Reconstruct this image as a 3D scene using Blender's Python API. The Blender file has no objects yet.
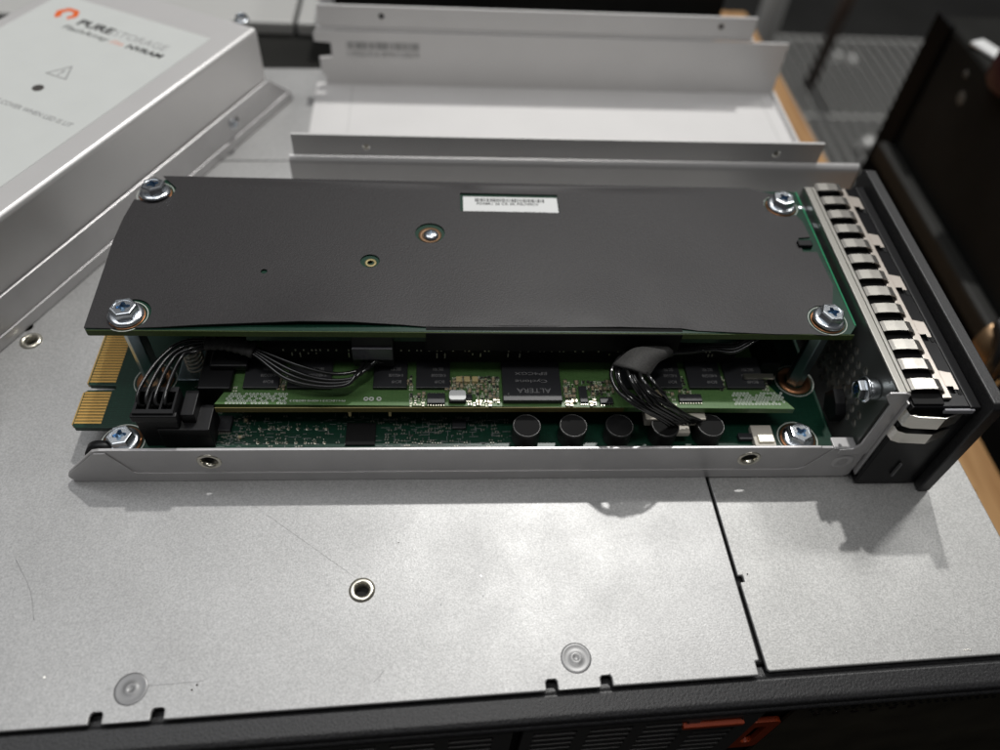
import bpy, bmesh, math, random
from mathutils import Vector, Matrix
from mathutils.geometry import tessellate_polygon, delaunay_2d_cdt
random.seed(7)
S = bpy.context.scene
C = S.collection
S.unit_settings.scale_length = 0.01          # one unit is one centimetre
R_ = math.radians
PI = math.pi

# ------------------------------------------------------------------ camera
H = 18.6
F = 782.0
def rz(a): return Matrix.Rotation(a, 3, 'Z')
def rx(a): return Matrix.Rotation(a, 3, 'X')
CR = rz(-0.11426782) if False else None
CR = (rz(-0.11426782) @ rx(0.68639308)) @ rz(0.09088387)
CAM = Vector((0, 0, H))
def ray(x, y): return CR @ Vector(((x-500)/F, -(y-375)/F, -1.0))
def P(x, y, z):
    """point of the place seen along photo pixel x, y at height z"""
    d = ray(x, y); t = (z-H)/d.z
    return CAM + d*t
cd = bpy.data.cameras.new('camera'); cam = bpy.data.objects.new('camera', cd); C.objects.link(cam)
cam.matrix_world = Matrix.Translation(CAM) @ CR.to_4x4()
cd.sensor_width = 36; cd.lens = F/1000*36; cd.clip_start = 0.5; cd.clip_end = 2000
cd.dof.use_dof = True; cd.dof.focus_distance = 20.3
cd.dof.aperture_fstop = 0.075
S.camera = cam

# ------------------------------------------------------------------ materials
MATS = {}
def mat(name, col, metal=0.0, rough=0.5, var=0.0, vscale=1.0, fine=0.0, fscale=30.0, bump=0.0, bscale=40.0,
        rvar=0.0, stretch=None, coat=0.0, spec=None, emit=None):
    if name in MATS: return MATS[name]
    m = bpy.data.materials.new(name); m.use_nodes = True
    nt = m.node_tree; N = nt.nodes; L = nt.links
    b = N['Principled BSDF']
    b.inputs['Base Color'].default_value = (*col, 1)
    b.inputs['Metallic'].default_value = metal
    b.inputs['Roughness'].default_value = rough
    if coat: b.inputs['Coat Weight'].default_value = coat; b.inputs['Coat Roughness'].default_value = 0.25
    if spec is not None: b.inputs['Specular IOR Level'].default_value = spec
    if emit:
        b.inputs['Emission Color'].default_value = (*emit[0], 1); b.inputs['Emission Strength'].default_value = emit[1]
    tc = N.new('ShaderNodeTexCoord'); src = tc.outputs['Object']
    if stretch:
        mp = N.new('ShaderNodeMapping'); mp.inputs['Scale'].default_value = stretch
        L.new(src, mp.inputs['Vector']); src = mp.outputs['Vector']
    def noise(sc, det=4):
        n = N.new('ShaderNodeTexNoise'); n.inputs['Scale'].default_value = sc; n.inputs['Detail'].default_value = det
        L.new(src, n.inputs['Vector']); return n.outputs['Fac']
    def mul(colsock, fac, amt):
        mr = N.new('ShaderNodeMapRange'); mr.inputs['From Min'].default_value = .25; mr.inputs['From Max'].default_value = .75
        mr.inputs['To Min'].default_value = 1-amt; mr.inputs['To Max'].default_value = 1+amt
        L.new(fac, mr.inputs['Value'])
        mx = N.new('ShaderNodeVectorMath'); mx.operation = 'SCALE'
        if colsock is None: mx.inputs[0].default_value = col
        else: L.new(colsock, mx.inputs[0])
        L.new(mr.outputs['Result'], mx.inputs['Scale']); return mx.outputs['Vector']
    cs = None
    if var: cs = mul(cs, noise(vscale), var)
    if fine: cs = mul(cs, noise(fscale, 2), fine)
    if cs is not None: L.new(cs, b.inputs['Base Color'])
    if rvar:
        mr = N.new('ShaderNodeMapRange'); mr.inputs['From Min'].default_value = .3; mr.inputs['From Max'].default_value = .7
        mr.inputs['To Min'].default_value = max(.05, rough-rvar); mr.inputs['To Max'].default_value = rough+rvar
        L.new(noise(vscale*1.7), mr.inputs['Value']); L.new(mr.outputs['Result'], b.inputs['Roughness'])
    if bump:
        bp = N.new('ShaderNodeBump'); bp.inputs['Strength'].default_value = bump; bp.inputs['Distance'].default_value = 0.01
        L.new(noise(bscale, 2), bp.inputs['Height']); L.new(bp.outputs['Normal'], b.inputs['Normal'])
    MATS[name] = m
    return m

GALV = mat('galvanised_steel', (.435, .435, .43), .46, .46, var=.07, vscale=.35, fine=.20, fscale=22, bump=.32, bscale=24, rvar=.035)
GALV2 = mat('galvanised_steel_panel', (.44, .44, .43), .46, .46, var=.06, vscale=.5, fine=.24, fscale=22, bump=.32, bscale=24, rvar=.035)
ALU = mat('silver_sheet', (.72, .71, .70), .40, .40, var=.03, vscale=.4, fine=.03, fscale=40, bump=.08, bscale=50)
ALU2 = mat('silver_cover_sheet', (.72, .71, .70), .10, .45, var=.03, vscale=.4, fine=.02, fscale=40, bump=.05, bscale=40)
TRAY = mat('tray_steel', (.58, .57, .57), .55, .38, var=.05, vscale=1.2, fine=.04, fscale=40, bump=.06, bscale=40)
PANEL = mat('panel_steel', (.26, .27, .26), .75, .35, var=.05, vscale=1)
CHROME = mat('zinc_screw', (.74, .78, .82), 1, .25, var=.06, vscale=6)
CROSS = mat('screw_recess', (.30, .42, .55), 1, .3)
STAND = mat('standoff_steel', (.45, .55, .60), 1, .3)
SPRING = mat('spring_finger_steel', (.78, .75, .69), 1, .27, var=.05, vscale=3)
BLACKP = mat('black_plastic', (.008, .008, .009), 0, .42, spec=.3, bump=.1, bscale=30)
BLACKG = mat('black_gloss_plastic', (.005, .005, .006), 0, .28, spec=.25)
BEZ = mat('textured_black_bezel', (.026, .026, .027), 0, .42, fine=.5, fscale=22, bump=.9, bscale=20)
RAIL = mat('textured_black_rail', (.018, .018, .019), 0, .40, fine=.5, fscale=18, bump=1.0, bscale=16)
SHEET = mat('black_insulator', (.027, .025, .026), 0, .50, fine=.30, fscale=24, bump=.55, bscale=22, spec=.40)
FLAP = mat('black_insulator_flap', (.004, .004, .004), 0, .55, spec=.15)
CHIP = mat('chip_epoxy', (.022, .023, .026), 0, .42, fine=.1, fscale=40)
CAPM = mat('capacitor_sleeve', (.012, .011, .011), 0, .45)
CAPT = mat('capacitor_top_black', (.010, .010, .010), 0, .75, spec=.15)
CAPR = mat('capacitor_rim', (.10, .10, .098), .8, .35)
GOLD = mat('gold_contact', (.85, .52, .16), 1, .32)
PCBEDGE = mat('board_edge', (.16, .13, .035), 0, .6, fine=.2, fscale=20)
COPPER = mat('copper_pad', (.50, .24, .12), .9, .4)
WIRE = mat('wire_insulation', (.010, .010, .010), 0, .16, spec=.8)
TAPE = mat('cloth_tape', (.038, .037, .035), 0, .75, fine=.4, fscale=25, bump=.8, bscale=26)
WHITE = mat('white_silkscreen', (.62, .66, .60), 0, .6)
INK = mat('grey_laser_mark', (.22, .22, .22), 0, .6)
BLKINK = mat('black_ink', (.02, .02, .02), 0, .5)
GREYINK = mat('grey_ink', (.30, .30, .30), 0, .5)
ORANGE = mat('orange_ink', (.80, .14, .02), 0, .5)
PALEOR = mat('pale_orange_ink', (.80, .33, .22), 0, .5)
LABEL = mat('label_paper', (.62, .64, .62), 0, .55, var=.02, vscale=1)
STICK = mat('white_sticker', (.75, .76, .75), 0, .5)
CREAM = mat('cream_connector', (.62, .50, .24), 0, .5)
WHCON = mat('white_connector', (.62, .58, .50), 0, .5)
TIN = mat('tin_plating', (.75, .72, .62), 1, .3)
TAN = mat('ceramic_tan', (.44, .36, .23), 0, .45)
DKRES = mat('resistor_black', (.02, .02, .02), 0, .4)
ORLATCH = mat('orange_latch_plastic', (.38, .055, .015), 0, .38)
GLOSSP = mat('smoked_front_panel', (.085, .075, .055), 0, .30, var=.4, vscale=.6, spec=.35)
HOLE = mat('hole_dark', (.004, .004, .004), 0, .8)
DKBOX = mat('black_powder_coat', (.020, .020, .0185), 0, .85, bump=.3, bscale=6, var=.3, vscale=.2, spec=.08)
DUST = mat('dust_smudge', (.12, .12, .11), 0, .8)
GREYDEV = mat('grey_device_shell', (.55, .55, .53), .2, .5)
BRONZE = mat('bronze_strap', (.30, .19, .10), .6, .35)
FLOORM = mat('floor_vinyl', (.03, .03, .028), 0, .7, var=.3, vscale=.05)
WIREM = mat('shelf_wire', (.50, .50, .48), .3, .45)
POSTM = mat('post_brown', (.06, .04, .03), 0, .5)
MAROON = mat('maroon_plastic', (.045, .008, .02), 0, .5)

def pcb(name, a, b_, edge=None, sc=1.0, silk=0.0):
    m = bpy.data.materials.new(name); m.use_nodes = True
    nt = m.node_tree; N = nt.nodes; L = nt.links; b = N['Principled BSDF']
    tc = N.new('ShaderNodeTexCoord')
    br = N.new('ShaderNodeTexBrick'); br.inputs['Scale'].default_value = 2.6*sc; br.inputs['Mortar Size'].default_value = .03
    br.inputs['Brick Width'].default_value = .9; br.inputs['Row Height'].default_value = .16
    br.inputs['Color1'].default_value = (*a, 1); br.inputs['Color2'].default_value = (a[0]*1.35, a[1]*1.25, a[2]*1.3, 1)
    br.inputs['Mortar'].default_value = (*b_, 1)
    L.new(tc.outputs['Object'], br.inputs['Vector'])
    vo = N.new('ShaderNodeTexVoronoi'); vo.inputs['Scale'].default_value = 7*sc; L.new(tc.outputs['Object'], vo.inputs['Vector'])
    mr = N.new('ShaderNodeMapRange'); mr.inputs['From Min'].default_value = .10; mr.inputs['From Max'].default_value = .14
    mr.inputs['To Min'].default_value = 1; mr.inputs['To Max'].default_value = 0; L.new(vo.outputs['Distance'], mr.inputs['Value'])
    mx = N.new('ShaderNodeMix'); mx.data_type = 'RGBA'; L.new(mr.outputs['Result'], mx.inputs['Factor'])
    L.new(br.outputs['Color'], mx.inputs['A']); mx.inputs['B'].default_value = (b_[0]*1.6, b_[1]*1.4, b_[2]*1.5, 1)
    L.new(mx.outputs['Result'], b.inputs['Base Color'])
    b.inputs['Roughness'].default_value = .35
    b.inputs['Coat Weight'].default_value = .12; b.inputs['Coat Roughness'].default_value = .25; b.inputs['Specular IOR Level'].default_value = .35
    MATS[name] = m; return m
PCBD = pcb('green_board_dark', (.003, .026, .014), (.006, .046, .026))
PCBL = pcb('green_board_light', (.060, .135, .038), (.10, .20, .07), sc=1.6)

def wood():
    m = bpy.data.materials.new('bench_wood'); m.use_nodes = True
    nt = m.node_tree; N = nt.nodes; L = nt.links; b = N['Principled BSDF']
    tc = N.new('ShaderNodeTexCoord'); mp = N.new('ShaderNodeMapping'); mp.inputs['Scale'].default_value = (2.2, .12, 1)
    L.new(tc.outputs['Object'], mp.inputs['Vector'])
    n = N.new('ShaderNodeTexNoise'); n.inputs['Scale'].default_value = 1.2; n.inputs['Detail'].default_value = 7; L.new(mp.outputs['Vector'], n.inputs['Vector'])
    br = N.new('ShaderNodeTexBrick'); br.inputs['Scale'].default_value = .09; br.inputs['Brick Width'].default_value = 1.6
    br.inputs['Row Height'].default_value = .5; br.inputs['Mortar Size'].default_value = .004
    br.inputs['Color1'].default_value = (.9, .9, .9, 1); br.inputs['Color2'].default_value = (1.15, 1.1, 1.05, 1); br.inputs['Mortar'].default_value = (.6, .5, .4, 1)
    mp2 = N.new('ShaderNodeMapping'); mp2.inputs['Rotation'].default_value = (0, 0, PI/2); L.new(tc.outputs['Object'], mp2.inputs['Vector']); L.new(mp2.outputs['Vector'], br.inputs['Vector'])
    cr = N.new('ShaderNodeValToRGB'); cr.color_ramp.elements[0].position = .3; cr.color_ramp.elements[0].color = (.33, .17, .065, 1)
    cr.color_ramp.elements[1].position = .75; cr.color_ramp.elements[1].color = (.60, .37, .17, 1); L.new(n.outputs['Fac'], cr.inputs['Fac'])
    mx = N.new('ShaderNodeMix'); mx.data_type = 'RGBA'; mx.blend_type = 'MULTIPLY'; mx.inputs['Factor'].default_value = 1
    L.new(cr.outputs['Color'], mx.inputs['A']); L.new(br.outputs['Color'], mx.inputs['B'])
    L.new(mx.outputs['Result'], b.inputs['Base Color']); b.inputs['Roughness'].default_value = .4
    return m
WOOD = wood()

# ------------------------------------------------------------------ object helpers
WM = {}
def thing(name, label, cat, loc=(0, 0, 0), a=0.0, group=None):
    o = bpy.data.objects.new(name, None); C.objects.link(o)
    o.location = loc; o.rotation_euler = (0, 0, a); o.empty_display_size = 1
    WM[o.name] = Matrix.Translation(Vector(loc)) @ Matrix.Rotation(a, 4, 'Z')
    o['label'] = label; o['category'] = cat
    if group: o['group'] = group
    return o
def link(name, me, parent, world):
    o = bpy.data.objects.new(name, me); C.objects.link(o)
    if parent is not None:
        o.parent = parent; o.matrix_local = WM[parent.name].inverted() @ world
    else: o.matrix_world = world
    WM[o.name] = world.copy()
    return o
def obj(name, bm, mats, parent=None, frame=None, bevel=0, seg=2, smooth=False, solid=0, angle=30):
    """bm is authored in world coordinates, or in the frame matrix given"""
    bmesh.ops.recalc_face_normals(bm, faces=bm.faces)
    if not isinstance(mats, (list, tuple)): mats = [mats]
    lo = Vector([min(v.co[i] for v in bm.verts) for i in range(3)]); hi = Vector([max(v.co[i] for v in bm.verts) for i in range(3)])
    c = (lo+hi)/2; c.z = lo.z
    for v in bm.verts: v.co -= c
    me = bpy.data.meshes.new(name); bm.to_mesh(me); bm.free()
    for m in mats: me.materials.append(m)
    if smooth:
        for p in me.polygons: p.use_smooth = True
    w = (frame or Matrix.Identity(4)) @ Matrix.Translation(c)
    o = link(name, me, parent, w)
    if solid:
        s = o.modifiers.new('s', 'SOLIDIFY'); s.thickness = solid; s.offset = 1
    if bevel:
        b = o.modifiers.new('b', 'BEVEL'); b.width = bevel; b.segments = seg; b.limit_method = 'ANGLE'; b.angle_limit = R_(angle)
        b.harden_normals = False
    return o
def meshof(bm, mats):
    bmesh.ops.recalc_face_normals(bm, faces=bm.faces)
    me = bpy.data.meshes.new('m'); bm.to_mesh(me); bm.free()
    for m in (mats if isinstance(mats, (list, tuple)) else [mats]): me.materials.append(m)
    return me
def B(): return bmesh.new()
def box(bm, x0, x1, y0, y1, z0, z1, mi=0, M=None):
    v = [Vector(p) for p in ((x0,y0,z0),(x1,y0,z0),(x1,y1,z0),(x0,y1,z0),(x0,y0,z1),(x1,y0,z1),(x1,y1,z1),(x0,y1,z1))]
    if M is not None: v = [M @ p for p in v]
    v = [bm.verts.new(p) for p in v]
    for f in ((3,2,1,0),(4,5,6,7),(0,1,5,4),(1,2,6,5),(2,3,7,6),(3,0,4,7)):
        fc = bm.faces.new([v[i] for i in f]); fc.material_index = mi
    return bm
def cyl(bm, c, r, h, seg=24, r2=None, M=None, mi=0, rot=0, smooth=True):
    r2 = r if r2 is None else r2
    T = Matrix.Translation(Vector(c)) if M is None else M @ Matrix.Translation(Vector(c))
    a = [bm.verts.new(T @ Vector((r*math.cos(2*PI*i/seg+rot), r*math.sin(2*PI*i/seg+rot), 0))) for i in range(seg)]
    b = [bm.verts.new(T @ Vector((r2*math.cos(2*PI*i/seg+rot), r2*math.sin(2*PI*i/seg+rot), h))) for i in range(seg)]
    for i in range(seg):
        f = bm.faces.new([a[i], a[(i+1)%seg], b[(i+1)%seg], b[i]]); f.material_index = mi; f.smooth = smooth and seg > 8
    f = bm.faces.new(a[::-1]); f.material_index = mi
    f = bm.faces.new(b); f.material_index = mi
    return bm
def lathe(bm, prof, c=(0,0,0), seg=32, M=None, mi=0, closed=False):
    T = Matrix.Translation(Vector(c)) if M is None else M @ Matrix.Translation(Vector(c))
    rings = []
    for r, z in prof:
        if r < 1e-5: rings.append([bm.verts.new(T @ Vector((0,0,z)))])
        else: rings.append([bm.verts.new(T @ Vector((r*math.cos(2*PI*i/seg), r*math.sin(2*PI*i/seg), z))) for i in range(seg)])
    prs = list(zip(rings, rings[1:]))
    if closed: prs.append((rings[-1], rings[0]))
    for a, b in prs:
        for i in range(seg):
            j = (i+1) % seg
            q = [a[i % len(a)], a[j % len(a)], b[j % len(b)], b[i % len(b)]]
            u = []
            for x in q:
                if x not in u: u.append(x)
            if len(u) > 2:
                f = bm.faces.new(u); f.smooth = True; f.material_index = mi
    return bm
def plate(bm, outer, holes=(), h=.1, M=None, mi=0):
    """flat plate in local xy with holes, thickness h along local z"""
    M = M or Matrix.Identity(4)
    loops = [outer]+list(holes)
    tris = tessellate_polygon([[Vector((p[0], p[1], 0)) for p in l] for l in loops])
    flat = [p for l in loops for p in l]
    lo = [bm.verts.new(M @ Vector((p[0], p[1], 0))) for p in flat]
    up = [bm.verts.new(M @ Vector((p[0], p[1], h))) for p in flat]
    for t in tris:
        try:
            f = bm.faces.new([up[i] for i in t]); f.material_index = mi
            f = bm.faces.new([lo[i] for i in t[::-1]]); f.material_index = mi
        except ValueError: pass
    k = 0
    for l in loops:
        n = len(l)
        for i in range(n):
            a, b = k+i, k+(i+1) % n
            f = bm.faces.new([lo[a], lo[b], up[b], up[a]]); f.material_index = mi
        k += n
    return bm
def circ(cx, cy, r, n=24, ry=None):
    return [(cx+r*math.cos(2*PI*i/n), cy+(ry or r)*math.sin(2*PI*i/n)) for i in range(n)]
def rrect(x0, x1, y0, y1, r=.1, n=4):
    o = []
    for cx, cy, a in ((x1-r, y1-r, 0), (x0+r, y1-r, PI/2), (x0+r, y0+r, PI), (x1-r, y0+r, 1.5*PI)):
        for i in range(n+1): o.append((cx+r*math.cos(a+PI/2*i/n), cy+r*math.sin(a+PI/2*i/n)))
    return o
def spline(pts, n=10):
    pts = [Vector(p) for p in pts]; q = [2*pts[0]-pts[1]]+pts+[2*pts[-1]-pts[-2]]; out = []
    for i in range(1, len(q)-2):
        for k in range(n):
            t = k/n; a, b, c, d = q[i-1], q[i], q[i+1], q[i+2]
            out.append(.5*((2*b)+(c-a)*t+(2*a-5*b+4*c-d)*t*t+(3*b-a-3*c+d)*t**3))
    out.append(pts[-1]); return out
def tube(bm, pts, r, seg=8, mi=0, flat=None, up=Vector((0,0,1))):
    """r may be a number or list; flat = (width factor, height factor)"""
    n = len(pts); rings = []
    for i, p in enumerate(pts):
        t = (pts[min(i+1, n-1)]-pts[max(i-1, 0)]).normalized()
        s = t.cross(up)
        if s.length < 1e-3: s = t.cross(Vector((0,1,0)))
        s.normalize(); w = s.cross(t)
        rr = r[i] if isinstance(r, (list, tuple)) else r
        fw, fh = flat or (1, 1)
        rings.append([bm.verts.new(p+s*(rr*fw*math.cos(2*PI*k/seg))+w*(rr*fh*math.sin(2*PI*k/seg))) for k in range(seg)])
    for a, b in zip(rings, rings[1:]):
        for k in range(seg):
            f = bm.faces.new([a[k], a[(k+1)%seg], b[(k+1)%seg], b[k]]); f.smooth = True; f.material_index = mi
    bm.faces.new(rings[0][::-1]).material_index = mi; bm.faces.new(rings[-1]).material_index = mi
    return bm
def sheetmetal(bm, prof, x0, x1, t, M=None, mi=0):
    """open profile (y,z) swept along x, thickness t"""
    M = M or Matrix.Identity(4); n = len(prof); off = []
    for i in range(n):
        a = Vector(prof[max(i-1, 0)]); b = Vector(prof[min(i+1, n-1)]); d = (b-a).normalized()
        off.append((prof[i][0]-d.y*t, prof[i][1]+d.x*t))
    loop = list(prof)+off[::-1]
    A = [bm.verts.new(M @ Vector((x0, y, z))) for y, z in loop]; Bv = [bm.verts.new(M @ Vector((x1, y, z))) for y, z in loop]
    m = len(loop)
    for i in range(m):
        j = (i+1) % m
        bm.faces.new([A[i], A[j], Bv[j], Bv[i]]).material_index = mi
    for V in (A, Bv):
        for i in range(n-1):
            bm.faces.new([V[i], V[i+1], V[m-2-i], V[m-1-i]]).material_index = mi
    return bm
def boolean(me_a, me_b, op='DIFFERENCE'):
    a = bpy.data.objects.new('ta', me_a); b = bpy.data.objects.new('tb', me_b); C.objects.link(a); C.objects.link(b)
    md = a.modifiers.new('x', 'BOOLEAN'); md.object = b; md.operation = op; md.solver = 'EXACT'
    try: md.material_mode = 'TRANSFER'
    except Exception: pass
    dg = bpy.context.evaluated_depsgraph_get(); me = bpy.data.meshes.new_from_object(a.evaluated_get(dg))
    bpy.data.objects.remove(a); bpy.data.objects.remove(b); return me
def lettering(name, s, x0, y0, width, height, M, m, parent, bold=0.0, shear=0.0, th=.004):
    """text mesh fitted to width and cap height at x0,y0 in frame M"""
    cu = bpy.data.curves.new('t', 'FONT'); cu.body = s; cu.size = 1; cu.offset = bold; cu.shear = shear; cu.extrude = .01
    cu.resolution_u = 3
    o = bpy.data.objects.new('t', cu); C.objects.link(o)
    dg = bpy.context.evaluated_depsgraph_get(); me = bpy.data.meshes.new_from_object(o.evaluated_get(dg))
    bpy.data.objects.remove(o)
    xs = [v.co.x for v in me.vertices]; w = max(xs)-min(xs); mn = min(xs)
    sx = width/w; sy = height/.72
    for v in me.vertices: v.co = Vector(((v.co.x-mn)*sx, v.co.y*sy, th if v.co.z > 0 else 0))
    me.materials.clear(); me.materials.append(m); me.name = name
    return link(name, me, parent, M @ Matrix.Translation((x0, y0, 0)))
def Fr(o=(0,0,0), x=(1,0,0), y=(0,1,0)):
    x = Vector(x).normalized(); y = Vector(y); z = x.cross(y).normalized(); y = z.cross(x)
    M = Matrix.Identity(4)
    for i in range(3): M[i][0] = x[i]; M[i][1] = y[i]; M[i][2] = z[i]; M[i][3] = o[i]
    return M

# ------------------------------------------------------------------ shared screw
def screw_mesh():
    bm = B()
    lathe(bm, [(0, -.02), (.43, -.02), (.445, .02), (.43, .06), (.36, .085), (.30, .09), (0, .09)], seg=40)
    me = meshof(bm, CHROME)
    bm = B(); R = .345
    pr = [(R-.01, .07), (R, .10), (R, .27), (R-.035, .31), (R-.06, .315)]
    rings = [[bm.verts.new((r*math.cos(PI/3*i), r*math.sin(PI/3*i), z)) for i in range(6)] for r, z in pr]
    for a, b in zip(rings, rings[1:]):
        for i in range(6): bm.faces.new([a[i], a[(i+1)%6], b[(i+1)%6], b[i]])
    bm.faces.new(rings[0][::-1]); bm.faces.new(rings[-1])
    hx = meshof(bm, CHROME)
    bm = B(); cyl(bm, (0,0,.295), .235, .1, 32, r2=.25); dish = meshof(bm, CHROME)
    hx = boolean(hx, dish)
    bm = B()
    w = .052
    pts = []
    for k in range(4):
        a = k*PI/2
        for (x, y) in ((.17, -w*.7), (.17, w*.7), (w*1.3, w*1.3)):
            pts.append((x*math.cos(a)-y*math.sin(a), x*math.sin(a)+y*math.cos(a)))
    plate(bm, pts, h=.3, M=Matrix.Translation((0, 0, .17)))
    cr = meshof(bm, CROSS)
    hx = boolean(hx, cr)
    bm = B(); bm.from_mesh(me); bm.from_mesh(hx)
    # material slot 1 = recess
    out = bpy.data.meshes.new('hex_screw'); 
    mi = {}
    bm.to_mesh(out); bm.free(); out.materials.append(CHROME); out.materials.append(CROSS)
    for p in out.polygons:
        c = p.center
        if .16 < c.z < .25 and math.hypot(c.x, c.y) < .2: p.material_index = 1
        else: p.material_index = 0
    return out
SCREW = screw_mesh()
def screw(parent, loc, rot=0.0, tilt=None, sc=1.0, name='hex_screw'):
    M = Matrix.Translation(Vector(loc))
    if tilt: M = M @ tilt
    return link(name, SCREW, parent, M @ Matrix.Rotation(rot, 4, 'Z') @ Matrix.Scale(sc, 4))

# =================================================================== SETTING
o = obj('floor', box(B(), -300, 400, -200, 500, -86, -85), FLOORM); o['kind'] = 'structure'

# ---- workbench
bench = thing('workbench', 'light wooden workbench top under the metal server chassis', 'workbench', (0, 30, -9.2))
bx = [(-70, 6.4), (24.35, 6.4), (24.05, 18), (23.0, 58.3), (-70, 58.3)]
obj('bench_top', plate(B(), bx, h=3.2, M=Matrix.Translation((0, 0, -12.2))), WOOD, bench, bevel=.2)
for x, y in ((20, 54), (20, 9), (-66, 54), (-66, 9)):
    obj('leg', box(B(), x-2, x+2, y-2, y+2, -85, -12.2), DKBOX, bench)

# ---- server chassis
TH = R_(2.6)
SO = Vector((7.68, 5.93, 0))
srv = thing('server_chassis', 'galvanised metal server chassis with black front rail lying under the open module', 'server', (SO.x, SO.y, -9.0), TH)
SF = Matrix.Translation(SO) @ Matrix.Rotation(TH, 4, 'Z')      # local frame: z=0 at lid
SFI = SF.inverted()
def L_(x, y, z=0.0): return SFI @ P(x, y, z)
def LY(x, y, yl):
    """pixel on the vertical plane local y = yl"""
    o = SFI @ CAM; d = SFI.to_3x3() @ ray(x, y); t = (yl-o.y)/d.y
    return o+d*t
# lid panel (left / big)
XR = 7.75; YB = 20.45
nl = [L_(95, 718).x, L_(157, 714).x, L_(552, 688).x, L_(607, 684).x]
def notch_edge():
    pts = [(-32, 0)]
    for a, b in ((nl[0], nl[1]), (nl[2], nl[3])):
        for c, s in ((a, 1), (b, -1)):
            pts += [(c-.13, 0), (c-.13, .20), (c-.07, .27), (c+.10, .27), (c+.14, .2), (c+.14, 0)]
    return pts
holes = []
th1 = L_(362, 590); th2 = L_(31, 341)
for q in (th1, th2): holes.append(circ(q.x, q.y, .17, 20))
for xx in (-14, -20, -26): holes.append(circ(xx, 12, .17, 16))
sn = L_(745, 578).y; sn2 = L_(757, 662).y
outer = notch_edge()+[(-.14, 0), (-.14, sn2+.02), (-.03, sn2+.04), (-.02, YB), (-32, YB)]
obj('lid_panel', plate(B(), outer, holes, h=.12, M=Matrix.Translation((0, 0, -.12))), GALV, srv, frame=SF, bevel=.035, seg=3)
# second lid, slightly lower, to the right
outer = [(.10, .14), (.16, .08), (XR-.06, .08), (XR, .14), (XR, YB), (.07, YB), (.07, sn+.14), (-.02, sn+.12), (.16, sn+.12), (.16, sn-.12), (.07, sn-.12)]
outer = [(.11, .14), (.16, .08), (XR-.06, .08), (XR, .14), (XR, YB), (.07, YB), (.07, sn+.09), (.20, sn+.09), (.20, sn-.09), (.08, sn-.09)]
obj('side_lid_panel', plate(B(), outer, h=.12, M=Matrix.Translation((0, 0, -.15))), GALV2, srv, frame=SF, bevel=.035, seg=3)
# rear lid
for x0, x1 in ((-32, -.3), (-.25, XR)):
    obj('rear_lid_panel', box(B(), x0, x1, YB+.06, YB+6.75, -.12, -.005), GALV, srv, frame=SF, bevel=.03)
# threaded inserts and rivets
def insert_mesh():
    bm = B(); lathe(bm, [(.17, -.3), (.17, .01), (.20, .05), (.27, .055), (.30, .03), (.33, .002), (.33, -.02)], seg=36)
    me = meshof(bm, TIN); return me
INS = insert_mesh()
bm = B(); cyl(bm, (0,0,-.5), .165, .3, 20); HM = meshof(bm, HOLE)
for q in (th1, th2):
    i = link('threaded_insert', INS, srv, SF @ Matrix.Translation((q.x, q.y, 0)))
    link('screw_hole', HM, i, SF @ Matrix.Translation((q.x, q.y, 0)))
RIV = mat('rivet_steel', (.24, .24, .24), .5, .4)
def rivet_mesh():
    bm = B(); lathe(bm, [(.37, .001), (.36, .012), (.30, .010), (.27, .004), (.15, .006), (.13, .016), (.07, .013), (.055, .004), (0, .006)], seg=40); return meshof(bm, RIV)
RV = rivet_mesh()
for px, py in ((131, 689), (576, 658)):
    q = L_(px, py); link('pressed_rivet', RV, srv, SF @ Matrix.Translation((q.x, q.y, 0)))
# scratches and scuffs on the lid
SCR = mat('scratch_mark', (.36, .36, .36), .5, .5); SCB = mat('scratch_bright', (.8, .78, .72), .9, .3)
for pts_, w_, m_ in (([(16, 560), (30, 590), (34, 620)], .007, SCR), ([(146, 686), (170, 684), (203, 681)], .006, SCR),
                     ([(374, 682), (380, 676), (384, 670)], .007, SCR), ([(964, 650), (968, 649), (972, 650)], .018, SCB)):
    wp = [SFI @ P(a_, b_, 0) for a_, b_ in pts_]
    zz = .003 if pts_[0][0] < 740 else -.027
    wp = spline([Vector((p.x, p.y, zz)) for p in wp], 6)
    obj('scratch', tube(B(), wp, w_, 6, flat=(1, .001/w_)), m_, srv, frame=SF)
for i in range(26):
    a_, b_ = random.choice(((192, 690), (197, 685), (random.uniform(20, 980), random.uniform(520, 700)), (random.uniform(20, 700), random.uniform(520, 690))))
    q = SFI @ P(a_, b_, 0); zz = .001 if q.x < -.3 else -.029
    if q.y < .5: continue
    rr = random.uniform(.012, .03)
    obj('speck', cyl(B(), (q.x, q.y, zz), rr, .006, 8), random.choice((HOLE, SCR, SCB)), srv, frame=SF)
# chassis body under lids
obj('chassis_body', box(B(), -32.05, XR+.03, .35, YB+6.7, -9.0, -.24), mat('chassis_steel', (.30, .30, .29), .8, .45), srv, frame=SF, bevel=.05)
obj('seam_shade', box(B(), -.35, .35, .36, YB, -.235, -.20), HOLE, srv, frame=SF)  # black strip painting the shade in the seam between the lids
# front rail (black textured moulding)
yr0, yr1 = .28, -.62
bm = B()
prof = [(yr0, -.62), (yr0, -.26), (.02, -.22), (-.06, -.17), (-.50, -.22), (-.60, -.27), (-.64, -.36), (-.60, -.46), (-.68, -.50), (-.70, -.56), (-.66, -.64)]
A = [bm.verts.new((-32.2, y, z)) for y, z in prof]; Q = [bm.verts.new((XR+3.2, y, z)) for y, z in prof]
for i in range(len(prof)): 
    j = (i+1) % len(prof); f = bm.faces.new([A[i], A[j], Q[j], Q[i]])
bm.faces.new(A); bm.faces.new(Q[::-1])
obj('front_rail', bm, RAIL, srv, frame=SF, bevel=.03, seg=2, angle=12)
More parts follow.
